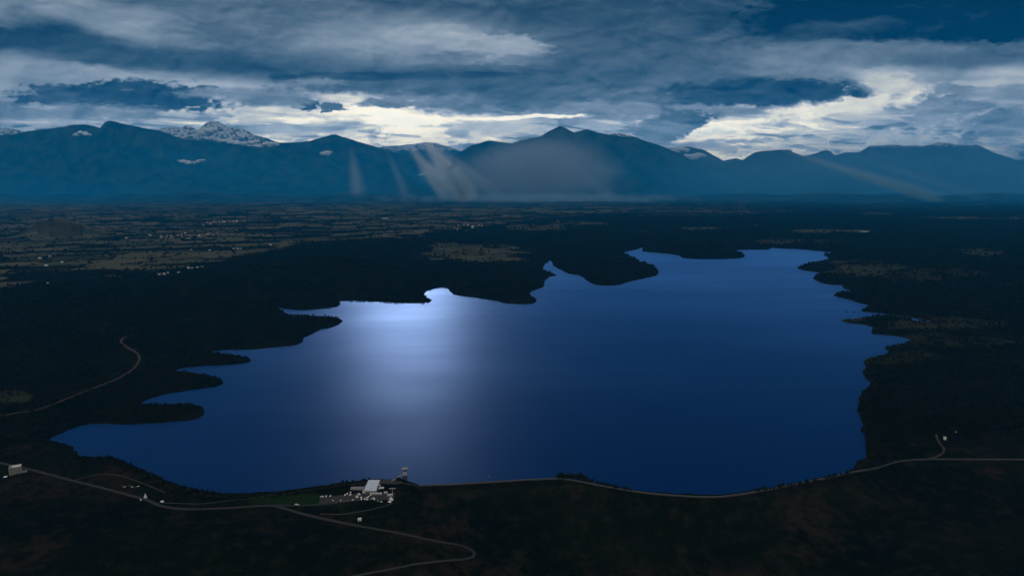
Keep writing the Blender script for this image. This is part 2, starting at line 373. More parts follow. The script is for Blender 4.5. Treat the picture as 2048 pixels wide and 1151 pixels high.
def height(x, y, sd=None):
    x = np.asarray(x, float); y = np.asarray(y, float)
    if sd is None: sd = shore_dist(x, y)
    s = sd + fbm(x/30, y/30, 3, 4, .65) * 6.0 + fbm(x/90, y/90, 31, 3) * 6.0 * sstep(1250, 1600, np.hypot(x, y))
    r = np.hypot(x, y)
    down = np.interp(x, nx, ny) - y                      # metres on the near side of the water
    upl = 1 - sstep(-30, 10, down)
    land = 2.2*(1-np.exp(-np.maximum(s, 0)/7)) + (9*(1-np.exp(-np.maximum(s, 0)/90)) + np.minimum(np.maximum(s, 0)*.012, 16)) * upl
    rough = (fbm(x/620, y/620, 5, 5) * 17 + 7*fbm(x/170, y/170, 9, 3)) * sstep(30, 500, s) * (1-sstep(4500, 8000, r)*.6)
    z = np.where(s > 0, land + np.maximum(rough*upl, -land*.7), np.maximum(s*.12, -8))
    for (hx, hy, h, rx, ry, e) in hl:
        d = np.sqrt(((x-hx)/rx)**2 + ((y-hy)/ry)**2)
        z = z + h * np.where(e < 1, np.clip(1-d, 0, 1)**1.15, np.exp(-d*d*1.6)) * sstep(0, 120, s) * (1 + .12*fbm(x/150, y/150, 77, 3))
    # ground falls away below the dam
    t = np.clip(down, 0, None)
    px = 1024 + (x / np.maximum(y, 200)) * F * 1.06
    vm = sstep(790, 1000, px) * (1 - sstep(1500, 2000, px)*.55)
    fall = (1-np.exp(-np.maximum(t-26, 0)/110)) * sstep(12, 50, sd)
    z = z - fall * (62*vm + 9) * (1 + .16*fbm(x/140, y/140, 21, 4)) + np.where(t > 26, fbm(x/60, y/60, 23, 4)*5*fall + fbm(x/230, y/230, 24, 3)*16*fall, 0)
    return z

# fields: jittered cells of the cultivated plain
YB = np.array([(-900,620),(-400,600),(0,583),(300,557),(460,528),(600,498),(820,478),(1000,455),(1100,440),(1300,425),(1600,420),(2048,417),(3000,415)], float)
EXTRA = [(945,512,112,17,.9),(1070,462,62,10,.8),(900,497,40,6,.7),(1150,452,60,6,.7),(1655,468,85,5,1.0),(1400,463,44,4,.9),(1740,545,80,13,.55),(1890,650,120,16,.45),(1960,512,46,10,.6),(1560,487,60,5,.6),
         (1380,430,160,7,.45),(1930,440,120,2.5,.8),(1820,682,90,14,.3),(1700,640,40,6,.6),(1650,486,40,4,.5),(1850,560,120,10,.25),(20,806,50,14,.5),(120,474,85,15,.55),(1750,430,40,2,.6),(1300,470,60,6,.4),(1800,720,90,14,.25),(1950,690,90,10,.3),(1700,527,70,5,.4)]
def cells(x, y, sx_, sy_, ang, seed):
    c, s = math.cos(ang), math.sin(ang)
    u = (x*c + y*s)/sx_ + .35*vn(x/900, y/900, seed+50); v = (-x*s + y*c)/sy_ + .35*vn(x/900+9, y/900, seed+51)
    iu, iv = np.floor(u), np.floor(v)
    f1 = np.full(u.shape, 9.); f2 = np.full(u.shape, 9.); idv = np.zeros(u.shape)
    for a in (-1, 0, 1):
        for b in (-1, 0, 1):
            cu, cv = iu+a, iv+b
            pu = cu + .5 + (_h(cu, cv, seed)-.5)*.8; pv = cv + .5 + (_h(cu, cv, seed+1)-.5)*.8
            d = np.maximum(np.abs(u-pu), np.abs(v-pv)) + .2*np.hypot(u-pu, v-pv)
            n = d < f1; f2 = np.where(n, f1, np.minimum(f2, d)); idv = np.where(n, _h(cu, cv, seed+2), idv); f1 = np.where(n, d, f1)
    return idv, f2-f1
def cover(x, y):
    x = np.asarray(x, float); y = np.asarray(y, float); shp = x.shape; x, y = x.ravel(), y.ravel()
    res = [np.zeros(x.shape) for _ in range(4)]
    px, py = topix(x, y); mk = (px > -260) & (px < 2300) & (py < 640) & (py > 375) & (y > 0)
    for (a, b, rx, ry, k) in EXTRA: mk |= (np.abs(px-a) < rx*1.8) & (np.abs(py-b) < ry*1.8) & (y > 0)
    k = np.nonzero(mk)[0]
    if len(k):
        for r_, v in zip(res, cover_(x[k], y[k])): r_[k] = v
    return [r_.reshape(shp) for r_ in res]
def cover_(x, y):
    """(field amount, tint, bare soil, hedge) at a ground point"""
    px, py = topix(x, y)
    yb = np.interp(px, YB[:, 0], YB[:, 1]) + fbm(x/500, y/500, 61, 3)*14
    inplain = sstep(3, -3, (yb - py) * -1)
    ext = np.zeros(np.shape(px))
    for (a, b, rx, ry, k) in EXTRA:
        d = np.sqrt(((px-a)/rx)**2 + ((py-b)/ry)**2) + .55*fbm(x/160, y/110, 91, 4)
        ext = np.maximum(ext, k*sstep(1.1, .8, d))
    idv, edge = cells(x, y, 330, 150, .35, 11)
    idb, edgeb = cells(x, y, 900, 420, .25, 41)
    right = sstep(1050, 1350, px)
    light = sstep(.36 , .62, idv*.75 + idb*.25 + .2*fbm(x/1500, y/1500, 71, 3) - right*.28)
    hedge = sstep(.10, .03, edge)
    f = np.maximum(inplain * light * (1-hedge), ext * (.65 + .35*idv) * (1 - .5*hedge))
    return f, idv, ext, hedge * inplain

# ------------------------------------------------------------------ ground: one polar sheet, finest where the view is
az_in = np.radians(np.linspace(-41.5, 41.5, 1150)); az_out = np.radians(np.linspace(41.5, 318.5, 90)[1:-1])
AZ = np.concatenate([az_in, az_out]); NA = len(AZ)
def ring_radii():
    out = [20, 150, 300, 420, 520, 600, 650]
    ys = np.arange(1175, 420, -1.55); r = ground(1024, ys)[1]; r = r[r > 690]
    out += list(r)
    while out[-1] < 60000: out.append(out[-1]*1.012)
    out += [80000, 120000, 180000]
    return np.array(out)
R = ring_radii(); NR = len(R)
GX = R[:, None]*np.sin(AZ)[None]; GY = R[:, None]*np.cos(AZ)[None]
SDg = shore_dist(GX, GY); HZ = height(GX, GY, SDg)
V = np.stack([GX, GY, HZ], -1).reshape(-1, 3)
i = np.arange(NR-1)[:, None]*NA; j = np.arange(NA)[None]; j2 = (j+1) % NA
FQ = np.stack([i+j, i+j2, i+NA+j2, i+NA+j], -1).reshape(-1, 4)[:, ::-1]
V = np.concatenate([V, [[0, 0, float(HZ[0].mean())]]]); cap = np.array([[len(V)-1, k, (k+1) % NA, (k+1) % NA] for k in range(NA)])
fl, tint, ext, hedge = cover(GX, GY)
near = sstep(40, 0, np.interp(GX, nx, ny) - GY)
bare = sstep(.05, .45, fbm(GX/95, GY/95, 55, 5)) * (1-near)
lawn_a, lawn_b = topix(GX, GY)
lawn = sstep(470, 520, lawn_a)*(1-sstep(640, 720, lawn_a))*sstep(988, 992, lawn_b)*(1-sstep(1006, 1009, lawn_b))
shore_band = sstep(22, 3, np.abs(SDg-5)) * sstep(1500, 1680, lawn_a) * near
M = np.stack([fl, tint, np.maximum(bare*.8, shore_band*.6), lawn], -1).reshape(-1, 4); M = np.concatenate([M, [[0, 0, 0, 0]]])

gm = bpy.data.materials.new('ground_cover'); gm.use_nodes = True; nt = gm.node_tree; nt.nodes.clear(); g = N(nt)
a = g.new('ShaderNodeAttribute', attribute_name='cover'); sp_ = g.new('ShaderNodeSeparateColor'); nt.links.new(a.outputs['Color'], sp_.inputs[0])
fld, tn, br = (E(g, sp_.outputs[k]) for k in range(3)); lw = E(g, a.outputs['Alpha'])
geo = g.new('ShaderNodeNewGeometry'); pos = E(g, geo.outputs['Position'])
nf = g.noise(pos, .05, 6, .62); nm = g.noise(pos, .006, 5, .55); nb = g.noise(pos, .35, 4, .6)
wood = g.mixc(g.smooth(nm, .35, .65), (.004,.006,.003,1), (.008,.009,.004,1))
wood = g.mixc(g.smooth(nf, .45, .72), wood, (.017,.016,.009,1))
fieldc = g.ramp(tn, [(0, (.080,.082,.055,1)), (.25, (.115,.10,.068,1)), (.5, (.060,.078,.045,1)), (.75, (.13,.108,.076,1)), (1, (.072,.082,.048,1))])
fieldc = g.mixc(g.smooth(nf, .3, .7, 0, .5), fieldc, (.06,.06,.03,1))
soil = g.mixc(g.smooth(nb, .35, .65), (.020,.013,.009,1), (.030,.021,.014,1))
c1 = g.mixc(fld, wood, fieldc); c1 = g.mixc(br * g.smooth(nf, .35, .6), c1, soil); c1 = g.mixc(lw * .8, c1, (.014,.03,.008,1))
pb = g.new('ShaderNodeBsdfPrincipled'); g.put(pb.inputs['Base Color'], c1); pb.inputs['Roughness'].default_value = 1; pb.inputs['Specular IOR Level'].default_value = 0
bp = g.new('ShaderNodeBump'); bp.inputs['Strength'].default_value = .6; bp.inputs['Distance'].default_value = 4; g.put(bp.inputs['Height'], nb); nt.links.new(bp.outputs[0], pb.inputs['Normal'])
om = g.new('ShaderNodeOutputMaterial'); nt.links.new(pb.outputs[0], om.inputs[0])
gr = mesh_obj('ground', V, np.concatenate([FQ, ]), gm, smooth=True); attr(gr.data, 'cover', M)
tag(gr, kind='structure', label='dark wooded land and cultivated plain around the lake')

# ------------------------------------------------------------------ lake surface
st = 3
ri = np.arange(0, NR, st); ai = np.arange(0, len(az_in), st)
LX, LY, LS = GX[np.ix_(ri, ai)], GY[np.ix_(ri, ai)], SDg[np.ix_(ri, ai)]
nr_, na_ = LX.shape
i = np.arange(nr_-1)[:, None]*na_; j = np.arange(na_-1)[None]
LQ = np.stack([i+j, i+na_+j, i+na_+j+1, i+j+1], -1).reshape(-1, 4)
keep = (LS.ravel()[LQ].min(1) < 14)
LQ = LQ[keep]; used, inv = np.unique(LQ, return_inverse=True)
lm = bpy.data.materials.new('lake_water'); lm.use_nodes = True; nt = lm.node_tree; nt.nodes.clear(); g = N(nt)
geo = g.new('ShaderNodeNewGeometry'); pos = E(g, geo.outputs['Position'])
mp = g.new('ShaderNodeMapping'); g.put(mp.inputs['Vector'], pos); mp.inputs['Scale'].default_value = (.5, 1.6, 1); mp.inputs['Rotation'].default_value = (0, 0, .25)
w1 = g.noise(E(g, mp.outputs[0]), .12, 4, .6); 
mp2 = g.new('ShaderNodeMapping'); g.put(mp2.inputs['Vector'], pos); mp2.inputs['Scale'].default_value = (.35, 1.0, 1); mp2.inputs['Rotation'].default_value = (0, 0, -.12)
wind = g.noise(E(g, mp2.outputs[0]), .0035, 3, .5)
calm = g.smooth(wind, .38, .62)
bp = g.new('ShaderNodeBump'); bp.inputs['Strength'].default_value = .5; bp.inputs['Distance'].default_value = .35; g.put(bp.inputs['Height'], w1)
fr = g.new('ShaderNodeFresnel'); fr.inputs['IOR'].default_value = 1.33
body = g.new('ShaderNodeBsdfDiffuse'); body.inputs['Color'].default_value = (.0, .018, .09, 1)
gl = g.new('ShaderNodeBsdfAnisotropic'); gl.inputs['Color'].default_value = (.19, .50, 1.0, 1); g.put(gl.inputs['Roughness'], g.smooth(wind, .3, .7, .37, .40))
nt.links.new(bp.outputs[0], gl.inputs['Normal'])
mx = g.new('ShaderNodeMixShader'); fe = g.m('MULTIPLY', g.m('POWER', E(g, fr.outputs[0]), 1.35), g.smooth(g.noise(E(g, mp2.outputs[0]), .0016, 5, .6), .3, .7, 2.0, 2.7), clamp=True); g.put(mx.inputs[0], fe)
nt.links.new(body.outputs[0], mx.inputs[1]); nt.links.new(gl.outputs[0], mx.inputs[2])
om = g.new('ShaderNodeOutputMaterial'); nt.links.new(mx.outputs[0], om.inputs[0])
lk = mesh_obj('lake', np.stack([LX.ravel()[used], LY.ravel()[used], np.zeros(len(used))], -1), inv.reshape(-1, 4), lm, smooth=True)
assert lk.data.polygons[0].normal.z != 0
if lk.data.polygons[0].normal.z < 0: lk.data.flip_normals()
if gr.data.polygons[0].normal.z < 0: gr.data.flip_normals()
tag(lk, kind='structure', label='wide calm blue lake behind the dam')

# ------------------------------------------------------------------ mountain ranges
def mountain_mat(name, base, snow=0.0, snow_line=2500):
    m = bpy.data.materials.new(name); m.use_nodes = True; nt = m.node_tree; nt.nodes.clear(); g = N(nt)
    geo = g.new('ShaderNodeNewGeometry'); pos = E(g, geo.outputs['Position'])
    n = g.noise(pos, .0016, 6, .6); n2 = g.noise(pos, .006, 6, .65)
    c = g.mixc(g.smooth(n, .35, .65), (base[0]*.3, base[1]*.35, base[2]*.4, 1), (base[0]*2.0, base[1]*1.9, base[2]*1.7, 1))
    if snow:
        sz = g.new('ShaderNodeSeparateXYZ'); g.put(sz.inputs[0], pos); z = E(g, sz.outputs[2])
        k = g.smooth(z + (n2 - .5) * 1500, snow_line, snow_line + 260) * g.smooth(n2, .43, .52)
        c = g.mixc(k * snow, c, (.75, .78, .82, 1))
    p = g.new('ShaderNodeBsdfDiffuse'); g.put(p.inputs[0], c)
    o = g.new('ShaderNodeOutputMaterial'); nt.links.new(p.outputs[0], o.inputs[0]); return m
def mountain(name, label, ridge, dist, front, mt, rough=1.0, step=2.2, seed=1, back=2500):
    """a range whose crest runs at the given distance, with spurs coming forward to the plain"""
    r = np.array(ridge, float); Xr, Zr = XZ(r[:, 0], r[:, 1])
    cols = np.arange(Xr.min(), Xr.max(), step/F)
    hz = np.interp(cols, Xr, Zr)
    crest = CAM_H + hz*dist
    xw = cols*dist
    crest = crest + rough*(fbm(xw/500, xw*0+seed, seed, 4)*26)
    nf_, nb_ = 46, 10
    T = np.concatenate([np.linspace(0, 1, nf_), 1+np.linspace(0, 1, nb_+1)[1:]])
    # crest winds back and forth
    wind = fbm(xw/2600, xw*0+3.3, seed+5, 3)*front*.18
    Y = np.where(T[:, None] <= 1, dist - front*(1-T[:, None]) + wind*T[:, None], dist + wind + (T[:, None]-1)*back)
    XX = np.broadcast_to(xw, Y.shape)*(1 + 0*(Y)) 
    cr = np.broadcast_to(crest, Y.shape)
    t = np.minimum(T, 1)[:, None]
    spur = 1-np.abs(fbm((XX + Y*.35)/1500, Y/3800, seed+9, 4))*2.1
    prof = t**1.15 * (1 + .42*(spur-.55)*np.sin(np.pi*t)**.8)
    Zm = cr*prof
    Zm = np.where(T[:, None] > 1, cr*(1-.55*(T[:, None]-1)), Zm)
    Zm = np.where(T[:, None] == 1, cr, Zm) - 30*(t == 0)
    # keep every slope in front of the crest under the line of the crest
    lim = (cr-CAM_H)/Y[nf_-1][None]*Y + CAM_H
    Zm = np.minimum(Zm, np.where(T[:, None] < 1, lim - 18*(1-t) - 2, 1e9))
    Vm = np.stack([XX*(Y/np.broadcast_to(Y[nf_-1], Y.shape)*.6+.4), Y, Zm], -1).reshape(-1, 3)
    a_, b_ = Y.shape; i = np.arange(a_-1)[:, None]*b_; j = np.arange(b_-1)[None]
    Fm = np.stack([i+j, i+j+1, i+b_+j+1, i+b_+j], -1).reshape(-1, 4)[:, ::-1]
    o = mesh_obj(name, Vm, Fm[:, ::-1], mt, smooth=True); tag(o, label, kind='structure'); return o
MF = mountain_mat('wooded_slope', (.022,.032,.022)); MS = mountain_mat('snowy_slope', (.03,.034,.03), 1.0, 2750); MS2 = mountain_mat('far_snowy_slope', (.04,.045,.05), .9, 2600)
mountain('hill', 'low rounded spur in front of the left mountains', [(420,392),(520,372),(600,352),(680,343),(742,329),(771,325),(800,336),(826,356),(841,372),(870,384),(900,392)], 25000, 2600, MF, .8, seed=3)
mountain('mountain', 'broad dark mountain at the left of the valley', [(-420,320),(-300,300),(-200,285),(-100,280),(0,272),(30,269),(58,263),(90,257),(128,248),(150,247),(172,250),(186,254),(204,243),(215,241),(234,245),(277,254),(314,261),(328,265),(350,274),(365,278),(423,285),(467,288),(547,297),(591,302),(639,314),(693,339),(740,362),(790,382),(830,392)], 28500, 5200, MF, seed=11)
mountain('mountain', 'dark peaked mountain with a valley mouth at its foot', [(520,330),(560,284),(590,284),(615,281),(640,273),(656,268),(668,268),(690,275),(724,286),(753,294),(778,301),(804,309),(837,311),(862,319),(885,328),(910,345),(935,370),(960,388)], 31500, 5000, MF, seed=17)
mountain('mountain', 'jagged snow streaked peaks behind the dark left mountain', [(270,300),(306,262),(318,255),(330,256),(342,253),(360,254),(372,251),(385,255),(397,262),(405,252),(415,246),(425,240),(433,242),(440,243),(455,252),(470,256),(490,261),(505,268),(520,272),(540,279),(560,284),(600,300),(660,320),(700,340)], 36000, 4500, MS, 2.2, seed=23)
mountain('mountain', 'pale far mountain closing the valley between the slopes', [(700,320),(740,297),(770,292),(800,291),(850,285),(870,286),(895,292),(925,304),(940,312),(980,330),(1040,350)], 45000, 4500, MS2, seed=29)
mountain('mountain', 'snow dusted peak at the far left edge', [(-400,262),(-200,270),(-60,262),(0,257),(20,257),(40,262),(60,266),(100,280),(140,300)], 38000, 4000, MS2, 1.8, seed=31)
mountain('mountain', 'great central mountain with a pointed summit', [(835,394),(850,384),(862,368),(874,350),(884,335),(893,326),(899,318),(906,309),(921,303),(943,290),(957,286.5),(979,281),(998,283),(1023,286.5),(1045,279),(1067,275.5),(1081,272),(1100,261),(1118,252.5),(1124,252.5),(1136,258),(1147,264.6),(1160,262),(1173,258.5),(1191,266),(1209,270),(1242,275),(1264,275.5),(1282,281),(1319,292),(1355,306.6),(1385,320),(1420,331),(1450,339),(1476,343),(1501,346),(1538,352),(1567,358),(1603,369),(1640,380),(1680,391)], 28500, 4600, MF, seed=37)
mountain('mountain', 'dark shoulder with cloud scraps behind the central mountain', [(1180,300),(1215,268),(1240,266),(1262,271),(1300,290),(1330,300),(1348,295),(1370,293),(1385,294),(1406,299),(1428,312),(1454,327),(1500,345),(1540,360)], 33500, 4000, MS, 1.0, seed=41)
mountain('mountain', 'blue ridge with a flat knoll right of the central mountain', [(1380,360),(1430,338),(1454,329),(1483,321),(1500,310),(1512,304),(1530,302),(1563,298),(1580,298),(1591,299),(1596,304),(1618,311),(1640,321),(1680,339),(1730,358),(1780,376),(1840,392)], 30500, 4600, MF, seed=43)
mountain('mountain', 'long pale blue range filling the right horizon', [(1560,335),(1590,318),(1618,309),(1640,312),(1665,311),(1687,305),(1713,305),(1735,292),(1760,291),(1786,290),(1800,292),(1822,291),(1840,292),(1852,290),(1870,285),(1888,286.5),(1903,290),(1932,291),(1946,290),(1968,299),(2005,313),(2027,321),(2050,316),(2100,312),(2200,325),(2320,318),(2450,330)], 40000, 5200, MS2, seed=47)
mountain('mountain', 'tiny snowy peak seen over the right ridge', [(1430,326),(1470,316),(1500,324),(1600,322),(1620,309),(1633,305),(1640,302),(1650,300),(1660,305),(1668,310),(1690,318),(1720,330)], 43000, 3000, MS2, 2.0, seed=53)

mountain('hill', 'low wooded foothills along the foot of the left mountains', [(-420,392),(-200,391),(0,388),(60,391),(130,387),(190,391),(260,386),(330,390),(400,385),(470,389),(530,385),(600,390),(680,386),(760,389),(830,394),(905,400)], 20500, 2400, MF, .5, seed=61, back=1500)
mountain('hill', 'low wooded foothills along the foot of the right mountains', [(990,400),(1080,395),(1150,391),(1230,394),(1310,389),(1400,391),(1480,386),(1560,390),(1640,385),(1730,389),(1820,386),(1900,390),(2000,386),(2120,389),(2450,388)], 20800, 2400, MF, .5, seed=67, back=1500)
# ------------------------------------------------------------------ air
def vol_mat(name, color, density, g_=.3, node=None):
    m = bpy.data.materials.new(name); m.use_nodes = True; nt = m.node_tree; nt.nodes.clear()
    v = nt.nodes.new('ShaderNodeVolumePrincipled'); v.inputs['Color'].default_value = (*color, 1); v.inputs['Density'].default_value = density
    v.inputs['Anisotropy'].default_value = g_
    o = nt.nodes.new('ShaderNodeOutputMaterial'); nt.links.new(v.outputs[0], o.inputs[1])
    if node: node(N(nt), v)
    return m
def bank(name, x0, x1, y0, y1, z1, dens, col, label):
    def nd(g, v):
        geo = g.new('ShaderNodeTexCoord'); sp3 = g.new('ShaderNodeSeparateXYZ'); ob = E(g, geo.outputs['Object']); g.put(sp3.inputs[0], ob)
        x_, y_, z_ = (E(g, sp3.outputs[i]) for i in range(3))
        n = g.noise(g.vec(x_*.00022, y_*.00012, z_*.0008), 1.0, 3, .55)
        k = g.m('EXPONENT', z_ * (-2.6/z1)) * g.smooth(z_, z1, z1*.55) * g.smooth(n, .3, .7, .35, 1.3) * g.smooth(y_, y0, min(y0+13000, y1-4000)) * g.smooth(g.m('ABSOLUTE', x_ - (x0+x1)/2), (x1-x0)/2, (x1-x0)/2*.75)
        g.put(v.inputs['Density'], k * dens)
    o = box(name, x0, x1, y0, y1, -40, z1, vol_mat(name+'_air', col, dens, .3, nd)); tag(o, label, kind='stuff'); return o
def box(name, x0, x1, y0, y1, z0, z1, m, parent=None):
    v = [(a, b, c) for a in (x0, x1) for b in (y0, y1) for c in (z0, z1)]
    return mesh_obj(name, v, [(0,1,3,2),(4,6,7,5),(0,4,5,1),(2,3,7,6),(0,2,6,4),(1,5,7,3)], m, parent)
hz = box('haze', -60000, 60000, -3000, 48000, -200, 3950, vol_mat('haze_air', (.0,.43,1.0), HZ_DEN, .15))
tag(hz, kind='stuff', label='thin blue haze lying over the whole valley')

bank('mist', -30000, 30000, 9500, 27500, 2600, 1.2e-4, (.03,.50,1.0), 'low bluish mist lying along the foot of the mountains')
bank('mist', 4000, 30000, 17000, 30000, 2600, 2.2e-4, (.36,.74,1.0), 'paler mist in front of the right hand ranges')

# ------------------------------------------------------------------ ground lookup
def hit(px, py, lift=0.0):
    px = np.atleast_1d(np.asarray(px, float)); py = np.atleast_1d(np.asarray(py, float)); z = np.zeros(px.shape) + 2.0
    for _ in range(4 if len(px) == 1 else 7):
        x, y = ground(px, py, z); z = z*.2 + (height(x, y) + lift)*.8 if len(px) == 1 else z*.35 + (height(x, y) + lift)*.65
    x, y = ground(px, py, z)
    return x, y, height(x, y)
def hit1(px, py):
    x, y, z = hit(px, py); return Vector((float(x[0]), float(y[0]), float(z[0])))

def empty(name, loc, rz=0.0, sc=1.0):
    o = bpy.data.objects.new(name, None); C.objects.link(o); o.location = loc; o.rotation_euler = (0, 0, rz); o.scale = (sc,)*3
    o.empty_display_size = 1; return o
class MB:
    def __init__(s): s.bm = bmesh.new()
    def box(s, x0, x1, y0, y1, z0, z1, bev=0.0):
        r = bmesh.ops.create_cube(s.bm, size=1)['verts']
        for v in r: v.co = Vector(((x0+x1)/2 + v.co.x*(x1-x0), (y0+y1)/2 + v.co.y*(y1-y0), (z0+z1)/2 + v.co.z*(z1-z0)))
        if bev: bmesh.ops.bevel(s.bm, geom=list({e for v in r for e in v.link_edges}), offset=bev, segments=1, affect='EDGES')
        return s
    def cyl(s, c, r0, r1, z0, z1, n=14):
        q = bmesh.ops.create_cone(s.bm, cap_ends=True, segments=n, radius1=r0, radius2=r1, depth=z1-z0)['verts']
        for v in q: v.co += Vector((c[0], c[1], (z0+z1)/2))
        return s
    def bar(s, a, b, r, n=6):
        a, b = Vector(a), Vector(b); d = b-a
        q = bmesh.ops.create_cone(s.bm, cap_ends=True, segments=n, radius1=r, radius2=r, depth=d.length)['verts']
        R_ = d.to_track_quat('Z', 'Y')
        for v in q: v.co = R_ @ v.co + (a+b)/2
        return s
    def poly(s, pts): s.bm.faces.new([s.bm.verts.new(p) for p in pts]); return s
    def prism(s, prof, x0, x1):
        """closed (y,z) outline pushed along x"""
        a = [s.bm.verts.new((x0, y, z)) for y, z in prof]; b = [s.bm.verts.new((x1, y, z)) for y, z in prof]; n = len(prof)
        s.bm.faces.new(a[::-1]); s.bm.faces.new(b)
        for i in range(n): s.bm.faces.new((a[i], a[(i+1) % n], b[(i+1) % n], b[i]))
        return s
    def build(s, name, m, parent=None, smooth=False):
        bmesh.ops.recalc_face_normals(s.bm, faces=s.bm.faces)
        me = bpy.data.meshes.new(name); s.bm.to_mesh(me); s.bm.free(); me.materials.append(m)
        if smooth:
            for p in me.polygons: p.use_smooth = True
        o = bpy.data.objects.new(name, me); C.objects.link(o)
        if parent: o.parent = parent
        return o
def copy_tree(o, parent=None, m=None):
    c = o.copy(); C.objects.link(c); c.parent = parent
    for ch in o.children: copy_tree(ch, c)
    return c

def nth(i):
    w = ['first','second','third','fourth','fifth','sixth','seventh','eighth','ninth','tenth']
    return w[i] if i < 10 else '%d%s' % (i+1, 'th' if 10 <= (i+1) % 100 <= 20 else {1:'st',2:'nd',3:'rd'}.get((i+1) % 10, 'th'))
# ------------------------------------------------------------------ roads and paths
M_asph = mat('worn_asphalt', (.028,.026,.025), .9, .2, .4); M_dirt = mat('pale_dirt', (.045,.03,.024), 1, .3, .2); M_gravel = mat('gravel_lot', (.04,.036,.034), 1, .3, .3)
M_conc = mat('weathered_concrete', (.18,.17,.165), .9, .2, .3)
ROADPTS = []
def resample(p, step):
    p = np.asarray(p, float); d = np.concatenate([[0], np.cumsum(np.hypot(*np.diff(p, axis=0).T))]); n = max(int(d[-1]/step), 2)
    # smooth Catmull-like by cubic blend of neighbouring averages
    t = np.linspace(0, d[-1], n); q = np.stack([np.interp(t, d, p[:, 0]), np.interp(t, d, p[:, 1])], 1)
    for _ in range(3):
        q[1:-1] = q[:-2]*.25 + q[1:-1]*.5 + q[2:]*.25
    return q
def road(name, label, pts, width, m, lift=.5, kerb=0):
    p = resample(pts, 4.0); x, y, z = hit(p[:, 0], p[:, 1])
    q = resample(np.stack([x, y], 1), 5.0)
    tn_ = np.gradient(q, axis=0); tn_ /= np.linalg.norm(tn_, axis=1)[:, None] + 1e-9; nrm = np.stack([-tn_[:, 1], tn_[:, 0]], 1)
    k = 5; width *= .82; W_ = np.linspace(-.5, .5, k)*width
    XX = q[:, None, 0] + nrm[:, None, 0]*W_; YY = q[:, None, 1] + nrm[:, None, 1]*W_
    wob = fbm(q[:, 0]/9, q[:, 1]/9, 4, 3)*.12*width
    XX[:, 0] += nrm[:, 0]*wob; YY[:, -1] += nrm[:, 1]*wob
    ZZ = height(XX, YY); ZZ = np.maximum(ZZ, ZZ.mean(1)[:, None]) + lift
    n = len(q); i = np.arange(n-1)[:, None]*k; j = np.arange(k-1)[None]
    Fr = np.stack([i+j, i+j+1, i+k+j+1, i+k+j], -1).reshape(-1, 4)[:, ::-1]
    o = mesh_obj(name, np.stack([XX, YY, ZZ], -1).reshape(-1, 3), Fr, m, smooth=True); tag(o, label, kind='structure')
    ROADPTS.append(q); return q
road('road', 'main road running down from the white block and past the car park', [(-60,918),(0,925),(45,935),(75,942),(130,957),(200,974),(270,993),(300,1001),(315,1010),(350,1017),(400,1018),(470,1015),(520,1011),(545,1010),(575,1018),(600,1026),(620,1031),(660,1040),(720,1052)], 7.5, M_asph)
road('road', 'faint lower road bending sharply back at the bottom', [(720,1052),(800,1066),(860,1080),(910,1088),(938,1095),(953,1104),(952,1113),(930,1118),(880,1122),(830,1128),(780,1138),(720,1149),(670,1160)], 6.0, M_asph)
road('path', 'narrow path along the bank between trees and lawn', [(318,1004),(350,1006),(400,1008),(450,1002),(520,994),(580,985),(650,975),(720,966),(765,961),(790,962),(815,967),(838,972)], 3.0, M_gravel)
DAM = road('road', 'grey crest road curving along the top of the dam', [(838,972),(900,970),(1000,964),(1060,960),(1120,958),(1150,962),(1200,972),(1250,981),(1300,988),(1350,992),(1400,995),(1440,995),(1480,990),(1540,980),(1600,967),(1650,958),(1700,946),(1750,938),(1790,924),(1830,920),(1870,919),(1950,919.5),(2120,920)], 4.4, M_asph, .7)
road('road', 'access road from the fork to the car park', [(545,1010),(590,1011),(620,1010),(645,1008),(680,1004),(705,1001)], 5.0, M_asph)
road('path', 'pale dirt track climbing away on the right bank', [(1850,920),(1875,913),(1889,905),(1891,898),(1886,892),(1878,886),(1873,876),(1872,868)], 5.0, M_dirt)
road('path', 'winding dirt track through the wood on the left', [(-40,833),(0,832),(30,826),(70,821),(110,807),(150,790),(200,771),(240,755),(268,737),(281,718),(276,706),(255,695),(239,684),(246,674),(268,670)], 8.0, M_dirt)
road('path', 'curved path below the car park', [(640,1027),(680,1029),(715,1024),(745,1018),(770,1012),(785,1006)], 3.5, M_gravel)
road('path', 'loop of dirt path above the main road', [(150,960),(190,948),(225,948),(262,957),(300,972),(330,985)], 3.0, M_dirt)
def patch(name, label, pts, m, lift=.35):
    p = np.array(pts, float); x, y, z = hit(p[:, 0], p[:, 1]); n = len(p)
    bm = bmesh.new(); f = bm.faces.new([bm.verts.new((x[i], y[i], 0)) for i in range(n)]); bmesh.ops.triangulate(bm, faces=[f])
    bmesh.ops.subdivide_edges(bm, edges=bm.edges, cuts=5, use_grid_fill=True)
    vv = np.array([v.co[:] for v in bm.verts]); hz_ = height(vv[:, 0], vv[:, 1])
    for v, h in zip(bm.verts, hz_): v.co.z = h + lift
    bmesh.ops.recalc_face_normals(bm, faces=bm.faces)
    me = bpy.data.meshes.new(name); bm.to_mesh(me); bm.free(); me.materials.append(m)
    o = bpy.data.objects.new(name, me); C.objects.link(o); tag(o, label, kind='structure')
    ROADPTS.append(np.stack([x, y], 1)); ROADPTS.append(np.stack([(x+x.mean())/2, (y+y.mean())/2], 1)); return o
patch('pavement', 'grey gravel car park beside the hall', [(640,994),(680,990),(718,986),(752,985),(790,984),(788,996),(760,1000),(722,1000),(690,1004),(655,1008),(638,1008)], M_gravel)
patch('pavement', 'pale paved terrace behind the hall by the water', [(752,960),(778,958),(805,963),(800,968),(770,967),(752,967)], M_gravel)

